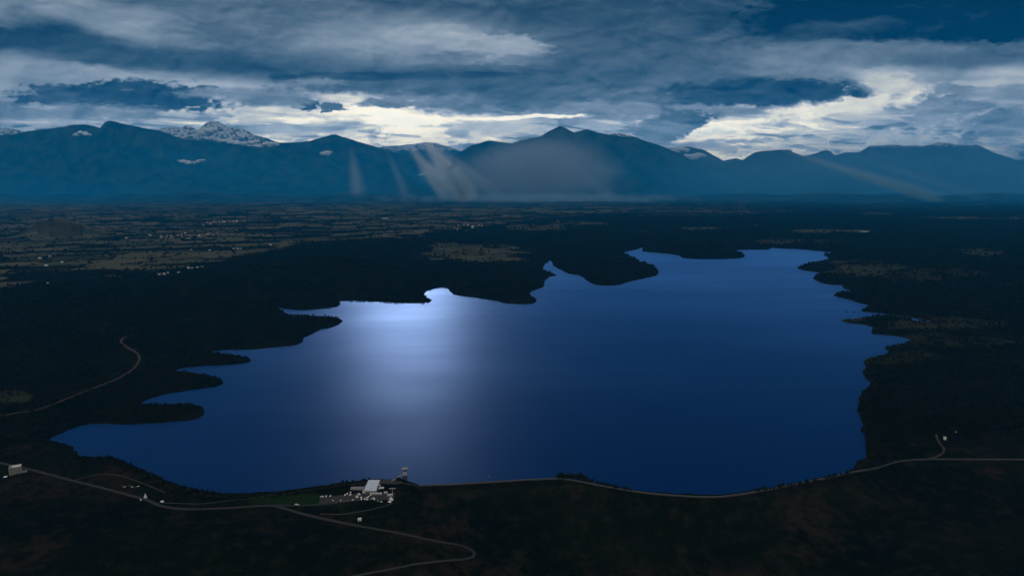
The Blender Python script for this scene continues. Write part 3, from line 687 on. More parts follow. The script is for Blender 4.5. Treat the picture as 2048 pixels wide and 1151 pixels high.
# low parapet on the water side of the crest
q_ = DAM; t_ = np.gradient(q_, axis=0); t_ /= np.linalg.norm(t_, axis=1)[:, None]; nn_ = np.stack([-t_[:, 1], t_[:, 0]], 1)
nn_ *= np.sign(nn_[:, 1:2] + 1e-6); pw = q_ + nn_*3.3; pw2 = q_ + nn_*3.75; zb = height(q_[:, 0], q_[:, 1]) + .4
Vp = np.concatenate([np.c_[pw, zb-1.5], np.c_[pw, zb+1.0], np.c_[pw2, zb+1.0], np.c_[pw2, zb-1.5]]); n_ = len(q_); i_ = np.arange(n_-1)
Fp = np.concatenate([np.stack([i_+a*n_, i_+1+a*n_, i_+1+b*n_, i_+b*n_], -1) for a, b in ((0, 1), (1, 2), (2, 3))])
tag(mesh_obj('parapet', Vp, Fp, mat('stained_concrete', (.09,.085,.08), .9, .3, .3)), 'low concrete parapet along the water side of the dam crest road', 'wall')
# ------------------------------------------------------------------ trees
def blob_mesh(name, seed, lobes, leafs, h=6.5, w=2.6):
    r_ = random.Random(seed); bm = bmesh.new()
    for k in range(lobes):
        q = bmesh.ops.create_icosphere(bm, subdivisions=1, radius=1)['verts']
        a = r_.uniform(0, 6.28); d = r_.uniform(0, .55)*w if k else 0
        c = Vector((math.cos(a)*d, math.sin(a)*d, h*(.42 + .38*r_.random()) if k else h*.58)); s = w*r_.uniform(.45, .75) if k else w*.85
        for v in q: v.co = c + v.co*s*(1 + r_.uniform(-.22, .22)) * (1)
        for v in q: v.co.z = c.z + (v.co.z-c.z)*r_.uniform(.8, 1.05)
    for k in range(leafs):
        th, ph = r_.uniform(0, 6.28), r_.uniform(-.4, 1.4); rr = w*r_.uniform(.75, 1.15)
        c = Vector((math.cos(th)*math.cos(ph)*rr, math.sin(th)*math.cos(ph)*rr, h*.58 + math.sin(ph)*h*.42)); s = r_.uniform(.25, .55)
        u = Vector((r_.uniform(-1, 1), r_.uniform(-1, 1), r_.uniform(-1, 1))).normalized(); w2 = u.orthogonal().normalized()
        bm.faces.new([bm.verts.new(c + u*s), bm.verts.new(c + w2*s), bm.verts.new(c - u*s*.8), bm.verts.new(c - w2*s*.7)])
    me = bpy.data.meshes.new(name); bm.to_mesh(me); bm.free(); return me
def trunk_mesh(seed, h=6.5):
    r_ = random.Random(seed); b = MB(); lean = r_.uniform(-.3, .3)
    b.cyl((0, 0), .26, .16, -.4, h*.45, 7)
    for k in range(3):
        a = k*2.1 + r_.uniform(0, .6); b.bar((0, 0, h*.36), (math.cos(a)*1.2+lean, math.sin(a)*1.2, h*.66), .07, 5)
    me = bpy.data.meshes.new('trunk'); b.bm.to_mesh(me); b.bm.free(); return me
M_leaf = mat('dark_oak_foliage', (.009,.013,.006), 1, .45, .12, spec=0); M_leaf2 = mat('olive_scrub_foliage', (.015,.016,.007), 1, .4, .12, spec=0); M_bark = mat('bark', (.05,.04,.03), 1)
CR = [blob_mesh('crown', s, 5, 46, hh, ww) for s, hh, ww in ((1, 6.8, 2.9), (2, 5.8, 3.2), (3, 7.8, 2.6))]
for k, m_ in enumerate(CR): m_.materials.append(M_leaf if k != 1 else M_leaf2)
TR = [trunk_mesh(s) for s in (1, 2, 3)]
for m_ in TR: m_.materials.append(M_bark)
crowns = []
def tree(x, y, z, s, k, label, group, name='oak_tree', rz=None):
    t = empty(name, (x, y, z), random.uniform(0, 6.28) if rz is None else rz, s); tag(t, label, 'tree', group)
    for nm, me in (('trunk', TR[k]), ('crown', CR[k])):
        o = bpy.data.objects.new(nm, me); C.objects.link(o); o.parent = t
        if nm == 'crown' and len(crowns) < 3 and k == len(crowns): crowns.append(o)
    return t
def row_trees(pts, n, jit, label, group, smin=.8, smax=1.4, first=None):
    p = resample(pts, 1.0); 
    for i in range(n):
        q = p[int((i + random.random()*.9)/n*(len(p)-1))]; v = hit1(q[0] + random.uniform(-2, 2), q[1] + random.uniform(0, jit))
        if float(shore_dist(v.x, v.y)) < 3: v = hit1(q[0], q[1] + jit + 3)
        tree(v.x, v.y, v.z, random.uniform(smin, smax), (i % 3), label % nth(i), group)
row_trees([(158,922),(190,918),(225,920),(262,935),(300,953),(345,973),(395,986),(430,994)], 58, 10, 'dark oak, %s from the left in the ragged belt on the near left bank', 'trees on the near left bank')
row_trees([(432,994),(480,995),(540,991),(600,984),(660,974),(705,967)], 46, 5, 'dark oak, %s from the left in the strip between lake and lawn', 'trees between lake and lawn', .7, 1.25)
row_trees([(1112,957),(1130,952),(1160,953),(1172,958)], 14, 2, 'tall bushy tree, %s from the left in the clump on the dam shoulder', 'clump on the dam shoulder', 1.2, 1.7)
row_trees([(1176,962),(1200,966),(1228,974),(1262,981)], 16, 2, 'small tree, %s from the clump along the water side of the crest road', 'small trees by the crest road', .6, 1.0)
row_trees([(1500,983),(1560,975),(1620,964),(1680,951),(1712,938),(1720,924)], 30, 3, 'low tree, %s from the left between crest road and lake', 'trees at the right end of the dam', .6, 1.2)
row_trees([(1742,916),(1738,896),(1731,864),(1730,836),(1720,818),(1724,796),(1730,782)], 50, 6, 'dark tree, %s from the dam along the steep right shore', 'trees along the steep right shore', .9, 1.5)
row_trees([(1738,641),(1752,639),(1770,638),(1790,638),(1806,639)], 14, 2, 'dark poplar, %s from the lake in the row beside the stream mouth', 'poplars by the stream mouth', 1.6, 2.6)
row_trees([(722,1004),(735,1003),(750,1005),(765,1003),(775,1000)], 8, 4, 'garden tree, %s from the left below the car park', 'garden trees below the hall', .5, .8)
for px_, py_, s_, lb in ((1694,625,1.1,'lone drowned tree farthest out in the stream mouth'), (1706,625,1.0,'drowned tree at the middle of the stream mouth, nearer its neighbour'), (1710,625.5,.9,'drowned tree standing next to its taller neighbour in the stream mouth'), (1719,626,.9,'drowned tree closest to the sandbar tip')):
    x_, y_ = ground(px_, py_); tree(float(x_), float(y_), -.5, s_, 0, lb, 'drowned trees')

# the wood itself: far too many to count
ROAD = np.concatenate(ROADPTS); 
def near_road(x, y, d):
    m = np.zeros(x.shape, bool)
    for i in range(0, len(ROAD), 120):
        q = ROAD[i:i+120]; lo = q.min(0)-d; hi = q.max(0)+d; k = np.nonzero((x > lo[0]) & (x < hi[0]) & (y > lo[1]) & (y < hi[1]))[0]
        if len(k): m[k] |= (np.hypot(x[k][:, None]-q[None, :, 0], y[k][:, None]-q[None, :, 1]).min(1) < d)
    return m
NC = 300000
r = 640*np.exp(rng.random(NC)*math.log(11500/640)); az = np.radians(rng.uniform(-41, 41, NC)); x = r*np.sin(az); y = r*np.cos(az)
pxx, pyy = topix(x, y); sdv = shore_dist(x, y); ok = (pxx > -120) & (pxx < 2170) & (sdv > 5); x, y, r, pxx, pyy, sdv = x[ok], y[ok], r[ok], pxx[ok], pyy[ok], sdv[ok]
fl_, ti_, ex_, he_ = cover(x, y); dwn = np.interp(x, nx, ny) - y
dens = sstep(-.45, .1, fbm(x/55, y/55, 101, 4)) * (1 - .97*sstep(.15, .5, fl_))
inpl = pyy < np.interp(pxx, YB[:, 0], YB[:, 1])
dens = np.where(inpl, dens*(.04 + .75*he_), dens)
dens = np.where(dwn > 10, dens*.42*sstep(-.1, .3, fbm(x/70, y/70, 105, 4)) + .05, dens)
bl, bt = topix(x, y)
lawn_ = (bl > 440) & (bl < 815) & (bt > 968) & (bt < 1015) 
ok = (sdv > 5) & (rng.random(len(x)) < dens) & ~near_road(x, y, 6.5) & ~lawn_ & ~((dwn > -6) & (dwn < 16) & (bl > 810))
ok &= ~((bl > -10) & (bl < 60) & (bt > 925) & (bt < 965))
x, y, r, dwn, he_ = x[ok], y[ok], r[ok], dwn[ok], he_[ok]
sc = np.maximum(.75, r/2600)*rng.uniform(.6, 1.25, len(x)); sc = np.where(dwn > 10, rng.uniform(.22, .6, len(x)), sc); sc = np.minimum(sc, np.where(inpl[ok], 1.8, 2.8))
z = height(x, y)
pm = bpy.data.meshes.new('forest'); pm.vertices.add(len(x)); pm.vertices.foreach_set('co', np.stack([x, y, z-.3], -1).astype(np.float32).ravel())
for nm, arr in (('sz', sc), ('sxy', sc*np.where(r > 4000, 1.35, 1.0)), ('rz', rng.uniform(0, 6.28, len(x))), ('kind', rng.integers(0, 3, len(x)).astype(float))):
    a_ = pm.attributes.new(nm, 'FLOAT', 'POINT'); a_.data.foreach_set('value', arr.astype(np.float32))
fo = bpy.data.objects.new('forest', pm); C.objects.link(fo); tag(fo, 'dense dark oak wood and scrub covering the land around the lake', kind='stuff')
gn = bpy.data.node_groups.new('scatter_trees', 'GeometryNodeTree')
gn.interface.new_socket('Geometry', in_out='INPUT', socket_type='NodeSocketGeometry'); gn.interface.new_socket('Geometry', in_out='OUTPUT', socket_type='NodeSocketGeometry')
gi, go = gn.nodes.new('NodeGroupInput'), gn.nodes.new('NodeGroupOutput'); jn = gn.nodes.new('GeometryNodeJoinGeometry')
def ga(nm):
    a_ = gn.nodes.new('GeometryNodeInputNamedAttribute'); a_.data_type = 'FLOAT'; a_.inputs['Name'].default_value = nm; return a_.outputs[0]
cs = gn.nodes.new('ShaderNodeCombineXYZ'); gn.links.new(ga('sxy'), cs.inputs[0]); gn.links.new(ga('sxy'), cs.inputs[1]); gn.links.new(ga('sz'), cs.inputs[2])
cr_ = gn.nodes.new('ShaderNodeCombineXYZ'); gn.links.new(ga('rz'), cr_.inputs[2])
for k in range(3):
    oi = gn.nodes.new('GeometryNodeObjectInfo'); oi.inputs[0].default_value = crowns[k]; oi.inputs[1].default_value = True; oi.transform_space = 'ORIGINAL'
    ip = gn.nodes.new('GeometryNodeInstanceOnPoints'); cmpn = gn.nodes.new('FunctionNodeCompare'); cmpn.data_type = 'FLOAT'; cmpn.operation = 'EQUAL'
    gn.links.new(ga('kind'), cmpn.inputs[0]); cmpn.inputs[1].default_value = float(k); cmpn.inputs['Epsilon'].default_value = .1
    gn.links.new(gi.outputs[0], ip.inputs['Points']); gn.links.new(cmpn.outputs[0], ip.inputs['Selection']); gn.links.new(oi.outputs['Geometry'], ip.inputs['Instance'])
    gn.links.new(cr_.outputs[0], ip.inputs['Rotation']); gn.links.new(cs.outputs[0], ip.inputs['Scale']); gn.links.new(ip.outputs[0], jn.inputs[0])
gn.links.new(jn.outputs[0], go.inputs[0])
md = fo.modifiers.new('scatter', 'NODES'); md.node_group = gn

# ------------------------------------------------------------------ materials of things
M_white = mat('white_render', (.55,.54,.51), .8, .12, .5); M_cream = mat('cream_render', (.22,.21,.165), .85, .15, .5); M_pil = mat('stained_cream', (.26,.25,.20), .9, .2, .4); M_glass = mat('dark_glass', (.03,.04,.05), .15, .1, 1, spec=.6)
M_roofm = mat('pale_metal_roof', (.52,.60,.68), .45, .10, .25, metal=.1, spec=.5); M_tile = mat('clay_tile', (.25,.12,.08), .9, .25, .5); M_grey = mat('grey_roof', (.20,.20,.21), .8, .2, .4)
M_tyre = mat('tyre', (.02,.02,.02), .9); M_steel = mat('painted_steel', (.45,.47,.48), .5, .1, 2)
PAINT = {'white': mat('white_paint', (.8,.8,.8), .3, .05, 1, spec=.5), 'silver': mat('silver_paint', (.45,.46,.48), .3, .05, 1, spec=.5), 'dark': mat('dark_paint', (.03,.035,.05), .3, .05, 1, spec=.5), 'red': mat('red_paint', (.30,.03,.03), .3, .05, 1, spec=.5)}

# ------------------------------------------------------------------ the hall
c0 = hit1(740, 984); k0 = [ground(a, b, c0.z+6.5) for a, b in ((728.2, 981.8), (751.8, 979.4), (750.2, 962.5), (728.6, 962.5))]
hx0, hx1 = float(k0[0][0]), float(k0[1][0]); hy0, hy1 = float(k0[1][1]), float(k0[2][1])
hall = empty('event_hall', (hx0, hy0, c0.z)); tag(hall, 'long hall with a pale blue metal roof at the water end of the car park', 'building')
w_, d_ = hx1-hx0, (hy1-hy0); hw = 6.0
MB().box(0, w_, 0, d_, -3, hw).build('wall', M_cream, hall)
rf = MB().prism([(-1.0, hw+.01), (-1.0, hw+.35), (d_+.6, hw+3.6), (d_+.6, hw+3.2)], -.6, w_+.6).build('roof', M_roofm, hall)
for i in range(9): MB().prism([(-1.0, hw+.36), (-1.0, hw+.55), (d_+.5, hw+3.78), (d_+.5, hw+3.6)], i*w_/8-.06, i*w_/8+.06).build('roof_seam', M_roofm, hall)
MB().box(-.8, w_+.8, -1.15, -.95, hw-.5, hw+.15).build('gutter', M_steel, hall)
for i in range(6): 
    f = MB().box(1+i*(w_-2)/6+.4, 1+(i+1)*(w_-2)/6-.4, -.08, .05, .6, 3.2).build('window', M_glass, hall)
wg = MB().box(-4.2, -.1, 2, d_*.75, -2, 4.2).build('wing', M_white, hall); 
MB().box(-4.5, .0, 1.7, d_*.75+.3, 4.22, 4.5).build('wing_roof', M_grey, wg)
MB().box(-26, -4.4, d_*.35, d_*.6, -2, 3.2).build('annex', M_conc, hall); MB().box(-26.4, -4.3, d_*.35-.5, d_*.6+.4, 3.22, 3.6).build('annex_roof', M_grey, hall)
for k, (a, b, c_, dd) in enumerate(((757, 973, 7, 5), (763, 978, 8, 6), (758, 980, 5, 4))):
    p = hit1(a, b); t = empty('canopy', p); tag(t, ['grey flat canopy nearest the lake beside the hall', 'wide grey canopy right of the hall', 'small dark canopy against the hall front corner'][k], 'canopy', 'canopies beside the hall')
    MB().box(-c_/2, c_/2, -dd/2, dd/2, 3.0, 3.25).build('roof', M_grey if k == 2 else M_steel, t)
    for sx_ in (-1, 1):
        for sy_ in (-1, 1): MB().bar((sx_*(c_/2-.3), sy_*(dd/2-.3), -.5), (sx_*(c_/2-.3), sy_*(dd/2-.3), 3), .1).build('post', M_steel, t)

# ------------------------------------------------------------------ white block on the left
b0 = hit1(20, 950.5); blk = empty('white_block', b0, math.radians(28)); tag(blk, 'tall cream block with ribbed front beside the road at the left edge', 'building')
BW, BD, BH = 16, 11, 14
MB().box(-.5, BW, .5, BD, -4, BH-.4).build('wall', M_cream, blk)
for i in range(7): MB().box(i*BW/6-.9, i*BW/6+.1, -.2, .6, -4, BH-1.2).build('pilaster', M_pil, blk)
for i in range(6):
    for k in range(4): 
        if i % 1 == 0: MB().box(i*BW/6+.35, (i+1)*BW/6-1.15, .42, .49, 1.2+k*3.5, 3.4+k*3.5).build('window', M_glass, blk)
MB().box(-1.2, BW+.3, -.4, BD+.3, BH-.38, BH).build('roof_slab', M_white, blk); MB().box(-.9, 3.2, -.3, BD, BH+.01, BH+.9).build('parapet', M_grey, blk)
for k in range(4): MB().box(-.58, -.505, 2+k*2.4, 3.4+k*2.4, 1, BH-3).build('side_window', M_glass, blk)
MB().box(BW+.05, BW+8, 1, 7, -3, 3).build('annex', M_conc, blk)

# ------------------------------------------------------------------ intake tower and footbridge
tx, ty = (float(q) for q in ground(810, 957)); tw = empty('intake_tower', (tx, ty, -8)); tag(tw, 'intake tower with a white roof standing in the water off the dam', 'tower')
MB().cyl((0, 0), 4.0, 3.7, 0, 15.5, 20).build('shaft', mat('wet_concrete', (.05,.045,.05), .8), tw)
MB().cyl((0, 0), 5.0, 5.0, 15.52, 16.2, 20).build('platform', M_conc, tw)
for i in range(6):
    a = i*math.pi/3; MB().bar((math.cos(a)*2.6, math.sin(a)*2.6, 16.2), (math.cos(a)*2.6, math.sin(a)*2.6, 22.5), .35, 8).build('column', M_white, tw)
MB().cyl((0, 0), 2.8, 4.2, 22.5, 24.2, 18).build('cabin_floor', M_glass, tw); MB().cyl((0, 0), 4.0, 4.2, 24.21, 26.8, 18).build('cabin', M_glass, tw)
MB().cyl((0, 0), 5.6, 4.2, 26.85, 27.7, 22).build('roof', M_pil, tw)
p0 = hit1(783, 962.5); fb = empty('footbridge', (p0.x, p0.y, p0.z+.5)); tag(fb, 'thin footbridge from the bank to the intake tower', 'bridge')
e_ = Vector((tx-4.5, ty-.5, 8.0)) - Vector((p0.x, p0.y, p0.z+.5)); dr = Vector((e_.x, e_.y, 0)).normalized(); nn = Vector((-dr.y, dr.x, 0))
MB().poly([nn*.8, e_+nn*.8, e_-nn*.8, -nn*.8]).poly([nn*.8-Vector((0,0,.5)), -nn*.8-Vector((0,0,.5)), e_-nn*.8-Vector((0,0,.5)), e_+nn*.8-Vector((0,0,.5))]).build('deck', M_conc, fb)
for s_ in (-1, 1):
    b = MB().bar(nn*.8*s_+Vector((0,0,1.1)), e_+nn*.8*s_+Vector((0,0,1.1)), .09)
    for i in range(13): q = e_*(i/12)+nn*.8*s_; b.bar(q, q+Vector((0,0,1.1)), .05)
    b.build('railing', M_white, fb)
for i in (1, 2): q = e_*(i/3); MB().bar((q.x, q.y, q.z-.5), (q.x, q.y, -12), .5, 8).build('pier', M_conc, fb)

# ------------------------------------------------------------------ mast, tents, sheds, huts
p = hit1(785, 990); t = empty('lamp_mast', p); tag(t, 'tall pale mast with a wide crossarm at the right end of the car park', 'mast')
MB().cyl((0, 0), .3, .18, -.5, 12.5, 8).build('pole', M_white, t); MB().box(-5, 5, -.2, .2, 12.0, 12.5).build('crossarm', M_white, t)
for s_ in (-4, 4): MB().box(s_-.5, s_+.5, -.35, .35, 11.4, 11.98).build('lamp_head', M_steel, t)
for k, (a, b, s_, lb) in enumerate(((291, 995, 1.0, 'white pointed tent standing at the edge of the main road'), (281.5, 1000, .5, 'small white pointed tent below the taller one by the road'))):
    t = empty('tent', hit1(a, b), .3, s_); tag(t, lb, 'tent'); MB().cyl((0, 0), 2.6, .12, 1.6, 8, 4).build('canopy', M_white, t); MB().cyl((0, 0), 2.45, 2.45, -.3, 1.58, 4).build('skirt', M_white, t)
def hut(name, px, py, w, d, h, rz, label, cat, group=None, wm=None, rm=None, roof=1.2, loc=None):
    t = empty(name, loc if loc is not None else hit1(px, py), rz); tag(t, label, cat, group)
    MB().box(-w/2, w/2, -d/2, d/2, -2, h).build('wall', wm or M_white, t)
    MB().prism([(-d/2-.4, h+.003), (0, h+roof), (d/2+.4, h+.003), (d/2+.4, h+.2), (0, h+roof+.22), (-d/2-.4, h+.2)], -w/2-.4, w/2+.4).build('roof', rm or M_tile, t)
    return t
t = hut('shed', 719.5, 1040, 5, 4, 3.2, .2, 'small white roofed shed beside the lower road', 'shed', rm=M_white)
MB().box(-.6, .6, -2.05, -2.0, 0, 2.1).build('door', M_glass, t)
t = hut('hut', 1889, 878, 4.5, 4, 4, -.3, 'tiny white hut in the wood beside the right dirt track', 'hut', rm=M_white)
t = hut('hut', 1911, 866, 3, 3, 3, .5, 'tiny pale hut farther up the wooded right bank', 'hut', rm=M_grey)
for k, (a, b, w, lb) in enumerate(((746, 988, 8.5, 'white market stall right in front of the hall'), (758, 988, 9, 'white market stall at the middle of the row beside the hall'), (771.5, 986, 5.5, 'short grey white stall past the middle one'), (780, 991, 8, 'white stall standing beside the mast foot'))):
    t = empty('stall', hit1(a, b), .05*k+.05); tag(t, lb, 'stall', 'white stalls in front of the hall')
    MB().box(-w/2, w/2, -1.4, 1.4, -.5, 2.4).build('wall', M_white, t); MB().prism([(-1.7, 2.42), (-1.7, 2.7), (0, 3.4), (1.7, 2.7), (1.7, 2.42)], -w/2-.2, w/2+.2).build('roof', M_white if k != 2 else M_steel, t)
    MB().box(-w/2+.5, w/2-.5, -1.46, -1.41, .9, 2.0).build('counter', M_glass, t)

# ------------------------------------------------------------------ vehicles
def make_car(paint, van=False):
    L, Wd, Hh = (5.6, 2.1, 2.5) if van else (4.3, 1.8, 1.45)
    if van: prof = [(-L/2, .45), (-L/2, 2.4), (-L/2+.3, Hh), (L/2-1.6, Hh), (L/2-.9, 1.35), (L/2-.1, 1.1), (L/2, .45)]
    else: prof = [(-L/2, .4), (-L/2, .85), (-L/2+.5, .95), (-L/2+1.0, Hh), (L/2-1.7, Hh), (L/2-1.1, .95), (L/2-.1, .8), (L/2, .4)]
    t = empty('parked_van' if van else 'parked_car', (0, 0, 0))
    MB().prism([(y_, z_) for y_, z_ in prof], -Wd/2, Wd/2).build('body', PAINT[paint], t)
    if van: MB().prism([(L/2-1.5, 2.3), (L/2-.95, 1.5), (L/2-.9, 1.52), (L/2-1.44, 2.34)], -.85, .85).build('windscreen', M_glass, t)
    else:
        MB().box(-Wd/2-.01, Wd/2+.01, -L/2+1.1, L/2-1.75, 1.0, 1.32).build('side_window', M_glass, t)
        MB().prism([(L/2-1.66, 1.4), (L/2-1.15, 1.0), (L/2-1.11, 1.03), (L/2-1.62, 1.44)], -.75, .75).build('windscreen', M_glass, t)
    for a in (-1, 1):
        for b in (-1, 1):
            q = MB().bar((a*(Wd/2-.2), b*(L/2-.8), .33), (a*(Wd/2+.02), b*(L/2-.8), .33), .33, 12).build('wheel', M_tyre, t)
    return t
PROTO = {}
def car(px, py, paint, rz, label, group=None, van=False):
    key = (paint, van); loc = hit1(px, py)
    if key not in PROTO: t = PROTO[key] = make_car(paint, van)
    else: t = copy_tree(PROTO[key])
    for k in ('group',):
        if k in t: del t[k]
    t.location = (loc.x, loc.y, loc.z + .45); t.rotation_euler = (0, 0, rz); tag(t, label, 'van' if van else 'car', group or 'cars parked around the hall'); return t
for a, b in ((642, 993.5), (646, 993), (652.5, 992.5), (661, 992)): car(a, b, 'white' if a > 644 else 'silver', random.uniform(-.2, .2), ['silver car at the left corner of the car park, first of four', 'white car second of four along the left end of the car park', 'brighter white car third of four along the left end of the car park', 'white car fourth of four along the left end of the car park'][[642, 646, 652.5, 661].index(a)], 'row of four at the left end of the car park')
CL = [((690,990),(694.5,987.5),(696,985.5),(701,989.5),(701.5,987),(701,984.8)), ((713.5,992.5),(718.5,989.5),(714,995),(717,987.5),(722,995)), ((722.5,998.5),(729,998),(733.5,996),(735,999),(730,994)), ((737.5,993.5),(744,997),(747.5,996.5),(749,998.5),(742,990)), ((754,1003),(762,1004),(776,999.5),(780,998),(782,996))]
LB = ['near the annex wall left of the hall', 'in the knot at the corner of the hall', 'in the front row below the hall corner', 'in front of the hall stalls', 'scattered on the grass below the stalls']
for k, cl in enumerate(CL):
    for i, (a, b) in enumerate(sorted(cl)):
        pc = 'white' if i % 3 != 2 else ('silver' if k % 2 else 'dark')
        car(a, b, pc, random.uniform(-.6, .6) + (1.57 if k in (1, 4) else 0), f'{pc} car, {nth(i)} from the left {LB[k]}', f'cars {LB[k]}')
car(779, 1004.5, 'white', 1.2, 'white van lowest in the grounds below the mast', 'vans below the mast', True); car(783, 1000.5, 'white', 1.3, 'white van just above another below the mast', 'vans below the mast', True)
for i, (a, b) in enumerate(sorted(((688,1004), (694,1002), (672,1006), (666,1001), (706,1000), (682,1001)))): car(a, b, ('silver', 'dark', 'silver', 'dark', 'dark', 'silver')[i], random.uniform(-.5, .5), '%s car, %s from the left on the open front half of the car park' % (('silver', 'dark', 'silver', 'dark', 'dark', 'silver')[i], nth(i)), 'cars on the front half of the car park')
car(592, 1009, 'white', 1.5, 'lone white car on the access road', 'cars on the roads'); car(596, 1010, 'silver', 1.5, 'silver car close behind the white one on the access road', 'cars on the roads')
car(324, 1004, 'white', 1.3, 'white van parked by the road fork near the tent', 'cars on the roads', True); car(10.5, 954.5, 'white', 1.9, 'white van below the left corner of the cream block', 'cars on the roads', True)
for i, (a, b) in enumerate(((244,971),(249,974),(258,971.5),(264,974),(270,975),(276,973))): car(a, b, 'silver' if i % 2 else 'dark', random.uniform(0, 3), '%s car, %s from the left on the dirt loop above the main road' % ('silver' if i % 2 else 'dark', nth(i)), 'cars on the dirt loop')

# ------------------------------------------------------------------ buoys
for a, b, lb in ((733, 949, 'white buoy floating off the bank behind the hall'), (861.5, 957, 'white buoy right of the intake tower'), (978, 953, 'faint buoy off the middle of the dam')):
    x_, y_ = ground(a, b); t = empty('buoy', (float(x_), float(y_), 0)); tag(t, lb, 'buoy', 'buoys on the lake')
    MB().cyl((0, 0), .9, .9, -.5, .7, 12).build('float', M_conc, t); MB().cyl((0, 0), .35, .15, .71, 2.0, 8).build('marker', M_white, t)

# ------------------------------------------------------------------ houses of the plain
HP = {}; M_house = mat('lime_washed_wall', (.42,.40,.36), .9, .25, .2)
def house(px, py, label, group, big=1.0, tone='w'):
    key = (round(big, 1), tone)
    loc = hit1(px, py) if py > 440 else Vector((*[float(q) for q in ground(px, py, 10)], 10))
    if key not in HP:
        w, d, h = 13*big, 9*big, 5.5*big**.5; t = empty('house', (0, 0, 0))
        MB().box(-w/2, w/2, -d/2, d/2, -3, h).build('wall', M_house if tone == 'w' else M_cream, t)
        rm = {'w': M_steel, 'c': M_tile, 'r': M_tile}[tone]
        MB().prism([(-d/2-.5, h+.003), (0, h+d*.28), (d/2+.5, h+.003), (d/2+.5, h+.3), (0, h+d*.28+.3), (-d/2-.5, h+.3)], -w/2-.5, w/2+.5).build('roof', rm, t); HP[key] = t
    else: t = copy_tree(HP[key])
    t.location = loc; t.rotation_euler = (0, 0, random.uniform(-.6, .6)); tag(t, label, 'house', group); return t
for cx_, cy_, rx, ry, n, nm, big in ((370,472,85,6,46,'in the broad village',1.3),(435,446,44,3.5,26,'in the long village',1.7),(580,413,36,3,16,'in the far town',2.8),
        (935,457,26,9,26,'in the middle village',1.4),(1510,452,17,4,10,'in the hamlet behind the lake',1.3),(270,431,40,3,10,'in the upper left village',2.4),(60,404,58,4,16,'in the town under the left slope',3.0)):
    for i, a in enumerate(sorted(random.gauss(0, .5) for _ in range(n))):
        b = random.gauss(0, .5)
        tone = random.choice('wcrrw')
        house(cx_+a*rx, cy_+b*ry-a*3, {'w': 'white grey roofed house, ', 'c': 'cream red roofed house, ', 'r': 'cream red roofed house, '}[tone] + nth(i) + ' from the left ' + nm, 'houses ' + nm, big*random.choice((.8, 1.0, 1.3)), tone)
for a, b, lb in ((319,549.5,'white farmhouse at the left end of the brown field edge'),(329,549,'bright white farmhouse by the brown field edge'),(335,547,'white barn touching the bright farmhouse by the brown field edge'),(358,546,'low grey barn right of the brown field farm'),(376,537,'white farmhouse on the upper edge of the wood'),(385,537,'small white house second along the upper wood edge'),(395,536,'small white house third along the upper wood edge'),(404,535.5,'long white barn last along the upper wood edge'),
        (80,517,'white house in the middle of the left fields'),(100,513,'pale barn uphill of the white house in the left fields'),(124,525,'long white barn in the left fields'),(93,532,'bright white house alone in the left fields'),(139,564,'reddish house by the lowest left field'),(97,568,'small house near the lowest left field'),(420,501,'white house standing alone in the dark wood above the fields'),(382,500,'small white house left of the lone one above the fields'),(541,490,'bright white tower house at the field corner'),(535,433,'pale house beneath the valley mouth'),(752,472,'orange lit house in the middle of the plain')):
    house(a, b, lb, 'scattered farm buildings', random.choice((1.0, 1.3)), 'w' if 'reddish' not in lb else 'r')
for a, b, w, lb in ((474, 498, 60, 'long white barn on the edge of the upper fields'), (1728, 463.5, 110, 'very long white shed on the far right field'), (1610, 484.5, 40, 'long cream shed by the far right arm of the lake'), (770, 437, 90, 'long pale warehouse in the middle of the plain')):
    hut('barn', a, b, w, 12, 6, .02, lb, 'barn', rm=M_steel, roof=2)
# far settlements too small to pick apart
bm = bmesh.new()
def specks(cx_, cy_, rx, ry, n, s):
    for i in range(n):
        q = ground(cx_ + random.gauss(0, .5)*rx, min(max(cy_ + random.gauss(0, .5)*ry, 388), 500), 8); w = s*random.uniform(.6, 1.6); d = s*random.uniform(.5, 1); h = random.uniform(4, 9)
        r_ = bmesh.ops.create_cube(bm, size=1)['verts']
        for v in r_: v.co = Vector((float(q[0]) + v.co.x*w, float(q[1]) + v.co.y*d, 10 + (v.co.z+.5)*h))
for q in ((60,403,80,6,170,26),(220,420,120,8,70,22),(420,446,120,8,90,16),(600,412,100,5,170,26),(520,425,200,12,120,20),(800,415,220,20,260,20),(900,450,60,14,60,13),(1000,400,260,10,200,24),(1250,412,300,12,160,20),(1600,398,260,4,90,30),(1560,425,260,14,70,15),(1900,405,200,10,60,20),(370,470,140,12,50,11),(1240,396,120,6,60,26)): specks(*q)
me = bpy.data.meshes.new('distant_houses'); bm.to_mesh(me); bm.free(); me.materials.append(mat('pale_far_walls', (.55,.50,.46), .9, .5, .02))
o = bpy.data.objects.new('distant_houses', me); C.objects.link(o); tag(o, 'pale specks of distant settlements scattered over the plain', kind='stuff')

